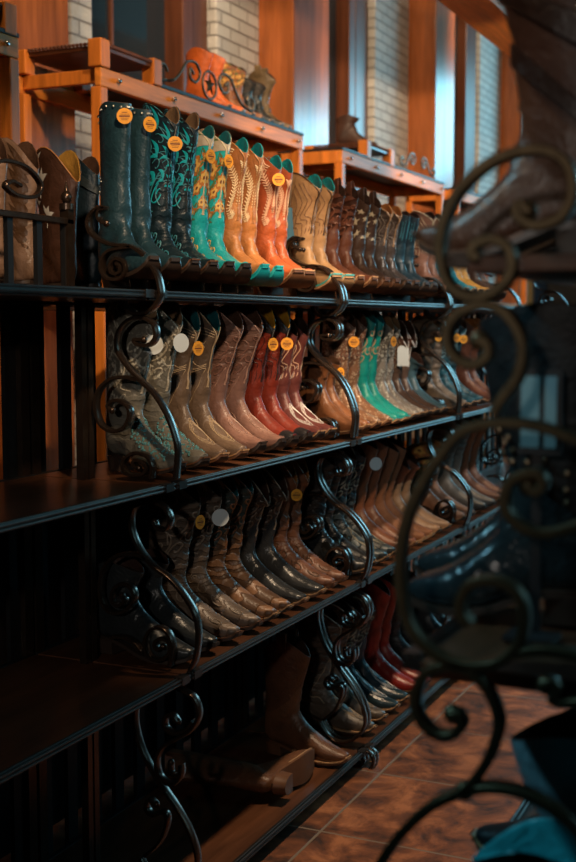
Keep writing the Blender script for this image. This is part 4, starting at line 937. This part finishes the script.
pair(2, (4.85, 4.96), 'pink-tan boot with orange flower inlay', dict(H=.31, dip=.05, foot=Lr('pink_tan_leather', (.27, .13, .078)), shaft=Lr('pink_tan_leather', (.27, .13, .078)), lining=Lr('orange_lining', (.42, .17, .05)), welt='soletan', pat='floral', patm=FLOWER),
     [WT('flower inlay boot', .7, .6, 10), None])
pair(2, (5.16, 5.28), 'pale grey tall boot', dict(H=.41, d=1.05, dip=.04, foot=Lr('dove_leather', (.15, .13, .11)), shaft=Lr('dove_leather', (.15, .13, .11), tool=.4), lining=Lr('orange_lining', (.42, .17, .05)), welt='soledark'))
pair(2, (5.45, 5.57), 'dark tan boot', dict(H=.38, foot=Lr('russet_leather', (.17, .062, .030)), shaft=Lr('russet_leather2', (.19, .065, .03)), lining=Lr('dark_lining', (.04, .02, .015))))

# --- bottom shelf
BR = dict(H=.37, d=1.05, w=1.0, L=1.0, lean=.0, dip=.04, toe='round', foot=Lr('cocoa_leather', (.13, .055, .026)), shaft=Lr('cocoa_leather2', (.095, .04, .02)), lining=Lr('dark_lining', (.04, .02, .015)), sole='solebrown', welt='soletan',
          strap=Lr('cocoa_leather2', (.095, .04, .02)))
pr = pair(1, (3.44,), '', BR, one_label='standing cocoa brown boot beside its fallen mate, bottom shelf', rz=-.05, dx=.035)
root, B_ = make_boot(**BR)
mt = Matrix.Translation(Vector((-1.420, 3.115, TZ[1] + .050))) @ Matrix.Rotation(R(4), 4, 'Z') @ Matrix(((0, 0, -1, 0), (1, 0, 0, 0), (0, -1, 0, 0), (0, 0, 0, 1)))
root.matrix_world = mt; root.location = mt.to_translation(); root.rotation_euler = mt.to_euler()
tag(root, 'cocoa brown boot lying on its side, sole toward the aisle, bottom shelf', 'boot')
pair(1, (3.735, 3.865), 'dark olive boot with stitched toe', dict(H=.40, d=1.0, dip=.04, foot=Lr('olive_brown_leather', (.11, .085, .065), tool=.3), shaft=Lr('olive_brown_leather2', (.07, .05, .038), tool=.5), lining=Lr('dark_lining', (.04, .02, .015)),
     footpat='bug', footm=plain('sand_stitch', (.42, .30, .18), .6), seam=Lr('beige_edge', (.28, .20, .14))))
pair(1, (3.985, 4.095), 'black boot with white scroll stitching', dict(H=.38, d=.95, dip=.05, foot=Lr('blue_black_smooth', (.02, .04, .05), rough=.25), shaft=Lr('black_brown_leather', (.040, .028, .022), tool=.5), lining=Lr('dark_lining', (.04, .02, .015)),
     pat='scroll', patm=plain('ivory_inlay', (.30, .27, .2), .5), footpat='bug', footm=plain('silver_white_stitch', (.6, .58, .55), .5)))
pair(1, (4.235, 4.340), 'bright red boot', dict(H=.40, d=.95, dip=.04, foot=Lr('scarlet_leather', (.24, .018, .011), rough=.3), shaft=Lr('scarlet_leather', (.24, .018, .011), rough=.3), lining=Lr('dark_lining', (.04, .02, .015)), sole='soledark', welt='solebrown'))
pair(1, (4.50, 4.62), 'black tooled boot behind the red pair', dict(H=.36, foot=Lr('black_tooled', (.028, .030, .032), rough=.28, tool=.4), shaft=Lr('black_brown_leather', (.040, .028, .022), tool=.5), lining=Lr('dark_lining', (.04, .02, .015))), place_txt='bottom shelf')
pair(1, (4.88, 5.00), 'low black ankle boot', dict(H=.21, dip=.01, foot=Lr('black_smooth', (.022, .026, .028), rough=.3), shaft=Lr('black_smooth', (.022, .026, .028), rough=.3), lining=Lr('dark_lining', (.04, .02, .015)), welt='soletan'))

# ------------------------------------------------------------------ rear side of the rack: narrow shelf and the boots seen over the gallery
rb = empty('wall_side_rack', (-2.08, 3.0, 0)); tag(rb, 'dark shelf rack standing back to back with the left rack', 'shoe rack')
for q in (box_obj('shelf', -2.33, -1.885, 1.3, 4.76, 1.492, 1.512, M['deck'], rb, .002), box_obj('edge_rail', -2.345, -2.33, 1.3, 4.76, 1.49, 1.52, M['trim'], rb, .002),
          box_obj('back_panel', -2.02, -2.00, 1.3, 4.76, .02, 1.0, M['bar'], rb, .002), box_obj('shelf', -2.33, -2.02, 1.3, 4.76, .60, .62, M['deck'], rb, .002)): q.location = -rb.location  # dark panel added to keep the gaps behind the bars black
for (x, y) in ((-2.32, 1.33), (-2.32, 3.0), (-2.32, 4.73), (-1.90, 1.33), (-1.90, 4.73)):
    q = box_obj('upright_post', x - .015, x + .015, y - .015, y + .015, 0, 1.50, M['bar'], rb, .002); q.location = -rb.location
def back(y, label, kw, rz=math.pi, x=-1.985, tg=None):
    root, B = make_boot(**kw)
    return place(root, (x, y, 1.515), rz, 0, label, None), B
CUT = dict(H=.40, d=.95, w=1.0, lean=.0, dip=.07, foot=Lr('pale_lattice_leather', (.22, .13, .085)), shaft=Lr('pale_lattice_leather', (.22, .13, .085)), lining=Lr('brown_suede', (.10, .05, .03)), welt='soletan', pat='cutout', patm=Lr('dark_seam', (.08, .04, .02)))
back(2.61, 'tan boot with dark lattice cutouts behind the scroll gallery, far left', CUT, rz=math.pi * .97)
back(2.48, 'tan lattice cutout boot at the left picture edge, mate of the cutout boot', CUT, rz=math.pi * .97)
back(2.79, 'dark brown boot with silver flowers and yellow lining behind the gallery', dict(H=.40, d=1.15, w=1.1, lean=.0, dip=.085, foot=Lr('walnut_leather2', (.07, .03, .018)), shaft=Lr('walnut_leather2', (.07, .03, .018)), lining=Lr('ochre_lining', (.50, .26, .05)),
     pat='silver', patm=plain('silver_white_stitch', (.6, .58, .55), .5), seam=Lr('orange_lining', (.42, .17, .05))), rz=math.pi - .3)
back(2.92, 'black strapped boot behind the studded riding boots', dict(H=.40, d=1.0, w=1.0, dip=.05, foot=Lr('ink_leather', (.012, .028, .038)), shaft=Lr('ink_leather2', (.010, .022, .032)), lining=Lr('brown_suede', (.10, .05, .03)), bands=(Lr('ink_strap', (.02, .03, .035)), (12.2,))), rz=math.pi * .9)
back(4.50, 'dark brown boot top peeking up behind the star boots', dict(H=.44, foot=Lr('walnut_leather2', (.07, .03, .018)), shaft=Lr('walnut_leather2', (.07, .03, .018)), lining=Lr('brown_suede', (.10, .05, .03))))

# ------------------------------------------------------------------ boots on the wooden display unit
def disp(ys, desc, kw):
    root, B = make_boot(**kw)
    for i, y in enumerate(ys):
        o = root if i == 0 else copy_tree(root)
        place(o, (-2.93, y, 2.473), random.uniform(-.1, .1), 0, desc + ', ' + WH[i] + ' of the pair on the high wooden ledge', None)
disp((5.30, 5.42), 'bright orange short boot', dict(H=.30, d=.95, dip=.02, L=.8, foot=Lr('vivid_orange_leather', (.60, .12, .02)), shaft=Lr('vivid_orange_leather', (.60, .12, .02)), lining=Lr('dark_lining', (.04, .02, .015))))
disp((5.56, 5.67), 'tan boot with gold flowers', dict(H=.29, d=.9, dip=.03, L=.8, foot=Lr('caramel_leather', (.21, .08, .032)), shaft=Lr('caramel_leather', (.21, .08, .032)), lining=Lr('dark_lining', (.04, .02, .015)), pat='floral', patm=FLOWER))
disp((5.78, 5.89), 'small black boot', dict(H=.25, L=.8, dip=.03, foot=Lr('black_smooth', (.022, .026, .028), rough=.3), shaft=Lr('black_smooth', (.022, .026, .028), rough=.3), lining=Lr('dark_lining', (.04, .02, .015)), pat='flame', patm=plain('grey_stitch', (.16, .12, .09), .6)))
display_y = (6.0 - .0)
def disp2(): pass
root, B = make_boot(H=.32, L=.8, d=1.1, w=1.1, dip=.05, foot=Lr('moss_leather', (.13, .085, .04)), shaft=Lr('moss_leather', (.13, .085, .04)), lining=Lr('dark_lining', (.04, .02, .015)), strap=Lr('moss_leather', (.13, .085, .04)))
place(root, (-2.93, 5.985, 2.473), .0, 0, 'olive brown boot at the end of the high wooden ledge', None)
root, B = make_boot(H=.20, L=.85, d=1.0, dip=.01, foot=Lr('walnut_leather2', (.07, .03, .018)), shaft=Lr('walnut_leather2', (.07, .03, .018)), lining=Lr('dark_lining', (.04, .02, .015)))
place(root, (-2.93, 7.25, 2.55), .2, 0, 'small dark shoe boot on the second wooden riser', None)

# ------------------------------------------------------------------ right hand rack: blurred foreground boots, toes toward the aisle
def rboot(y, t, label, kw, tipx=-.505, tilt=0, zoff=0):
    root, B = make_boot(**kw); L = kw.get('L', 1.0)
    return place(root, (tipx + .235 * L, y, TZ[t] + .003 + zoff), math.pi, tilt, label, None), B
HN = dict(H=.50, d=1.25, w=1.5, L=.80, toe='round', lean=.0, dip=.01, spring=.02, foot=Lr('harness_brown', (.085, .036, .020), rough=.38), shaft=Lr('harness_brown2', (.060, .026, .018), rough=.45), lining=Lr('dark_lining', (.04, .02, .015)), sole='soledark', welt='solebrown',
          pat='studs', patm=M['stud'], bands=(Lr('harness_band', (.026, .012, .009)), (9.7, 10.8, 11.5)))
rboot(1.50, 4, 'large blurred brown harness boot with ring buckles, foreground top right', HN)
root, B = make_boot(**HN); place(root, (-.505 + .19, 1.66, TZ[4] + .003), math.pi, 0, 'brown harness boot behind the large foreground one, mostly hidden', None)
rboot(1.86, 4, 'teal embroidered boot behind the foreground harness boots', dict(H=.40, foot=Lr('lagoon_leather', (.02, .24, .30)), shaft=Lr('ink_leather2', (.010, .022, .032)), lining=Lr('dark_lining', (.04, .02, .015)), pat='swirl', patm=[plain('pale_teal_thread', (.04, .22, .27), .5), plain('bright_turquoise_inlay', (.01, .42, .50), .4)]))
EN = dict(H=.385, d=1.2, w=1.4, L=.82, toe='round', lean=.0, dip=.01, spring=.008, foot=Lr('black_blue_polished', (.012, .022, .026), rough=.20), shaft=Lr('jet_leather', (.006, .007, .008), rough=.55), lining=Lr('dark_lining', (.04, .02, .015)), sole='soledark', welt=None,
          pat='engineer', patm=plain('aged_brass_studs', (.30, .22, .14), .35, 1.0))
rboot(1.50, 3, 'blurred black studded engineer boot with blue sheen, foreground right', EN, -.515)
root, B = make_boot(**EN); place(root, (-.56 + .195, 1.665, TZ[3] + .003), math.pi, 0, 'second black studded boot just behind the foreground engineer boot', None)
rboot(1.90, 3, 'tall matte black boot behind the engineer boots', dict(H=.42, foot=Lr('black_matte', (.012, .014, .016), rough=.5), shaft=Lr('black_matte', (.012, .014, .016), rough=.5), lining=Lr('dark_lining', (.04, .02, .015)), welt=None))
# pale blue framed card standing among the black boots
cd = empty('display_card', (-.326, 1.410, TZ[3] + .222)); tag(cd, 'pale blue framed display card above the black engineer boot', 'display card')
b = MB(); b.box(-.022, .030, -.004, .004, 0, .10); o = b.build('card_frame', M['black'], cd, smooth=False)
b = MB(); b.box(-.018, .004, -.0055, -.0042, .008, .092); b.box(.010, .024, -.0055, -.0042, .008, .092); b.build('card_face', plain('pale_blue_print', (.16, .32, .37), .5), cd, smooth=False)
b = MB(); b.box(-.006, .006, .004, .010, -.222, 0.02); b.box(-.03, .03, -.03, .02, -.222, -.216); b.build('card_stand', M['black'], cd, smooth=False)
TOPB = lambda sh, li: dict(H=.30, d=1.0, w=1.0, dip=.03, foot=sh, shaft=sh, lining=li, welt='soletan')
CY = Lr('cyan_lining', (.05, .50, .55))
rboot(1.345, 2, 'low black boot with bright cyan lining, lower right foreground', dict(TOPB(Lr('black_matte', (.012, .014, .016), rough=.5), CY), H=.225, L=.75, d=1.0, w=1.3), -.465)
rboot(1.495, 2, 'pale grey-blue boot with wide open top at the lower right edge', dict(H=.315, d=1.15, w=1.5, dip=.02, foot=Lr('grey_blue_leather', (.20, .30, .33)), shaft=Lr('grey_blue_leather', (.20, .30, .33)), lining=Lr('dark_lining', (.04, .02, .015)), welt='soledark'), -.500)
rboot(1.64, 2, 'black boot with teal lining behind the pale grey-blue one', TOPB(Lr('ink_leather2', (.010, .022, .032)), Lr('turq_lining', (.01, .34, .37))), -.49)
rboot(1.79, 2, 'dark boot farthest back on the lower right shelf', TOPB(Lr('black_matte', (.012, .014, .016), rough=.5), Lr('dark_lining', (.04, .02, .015))), -.50)
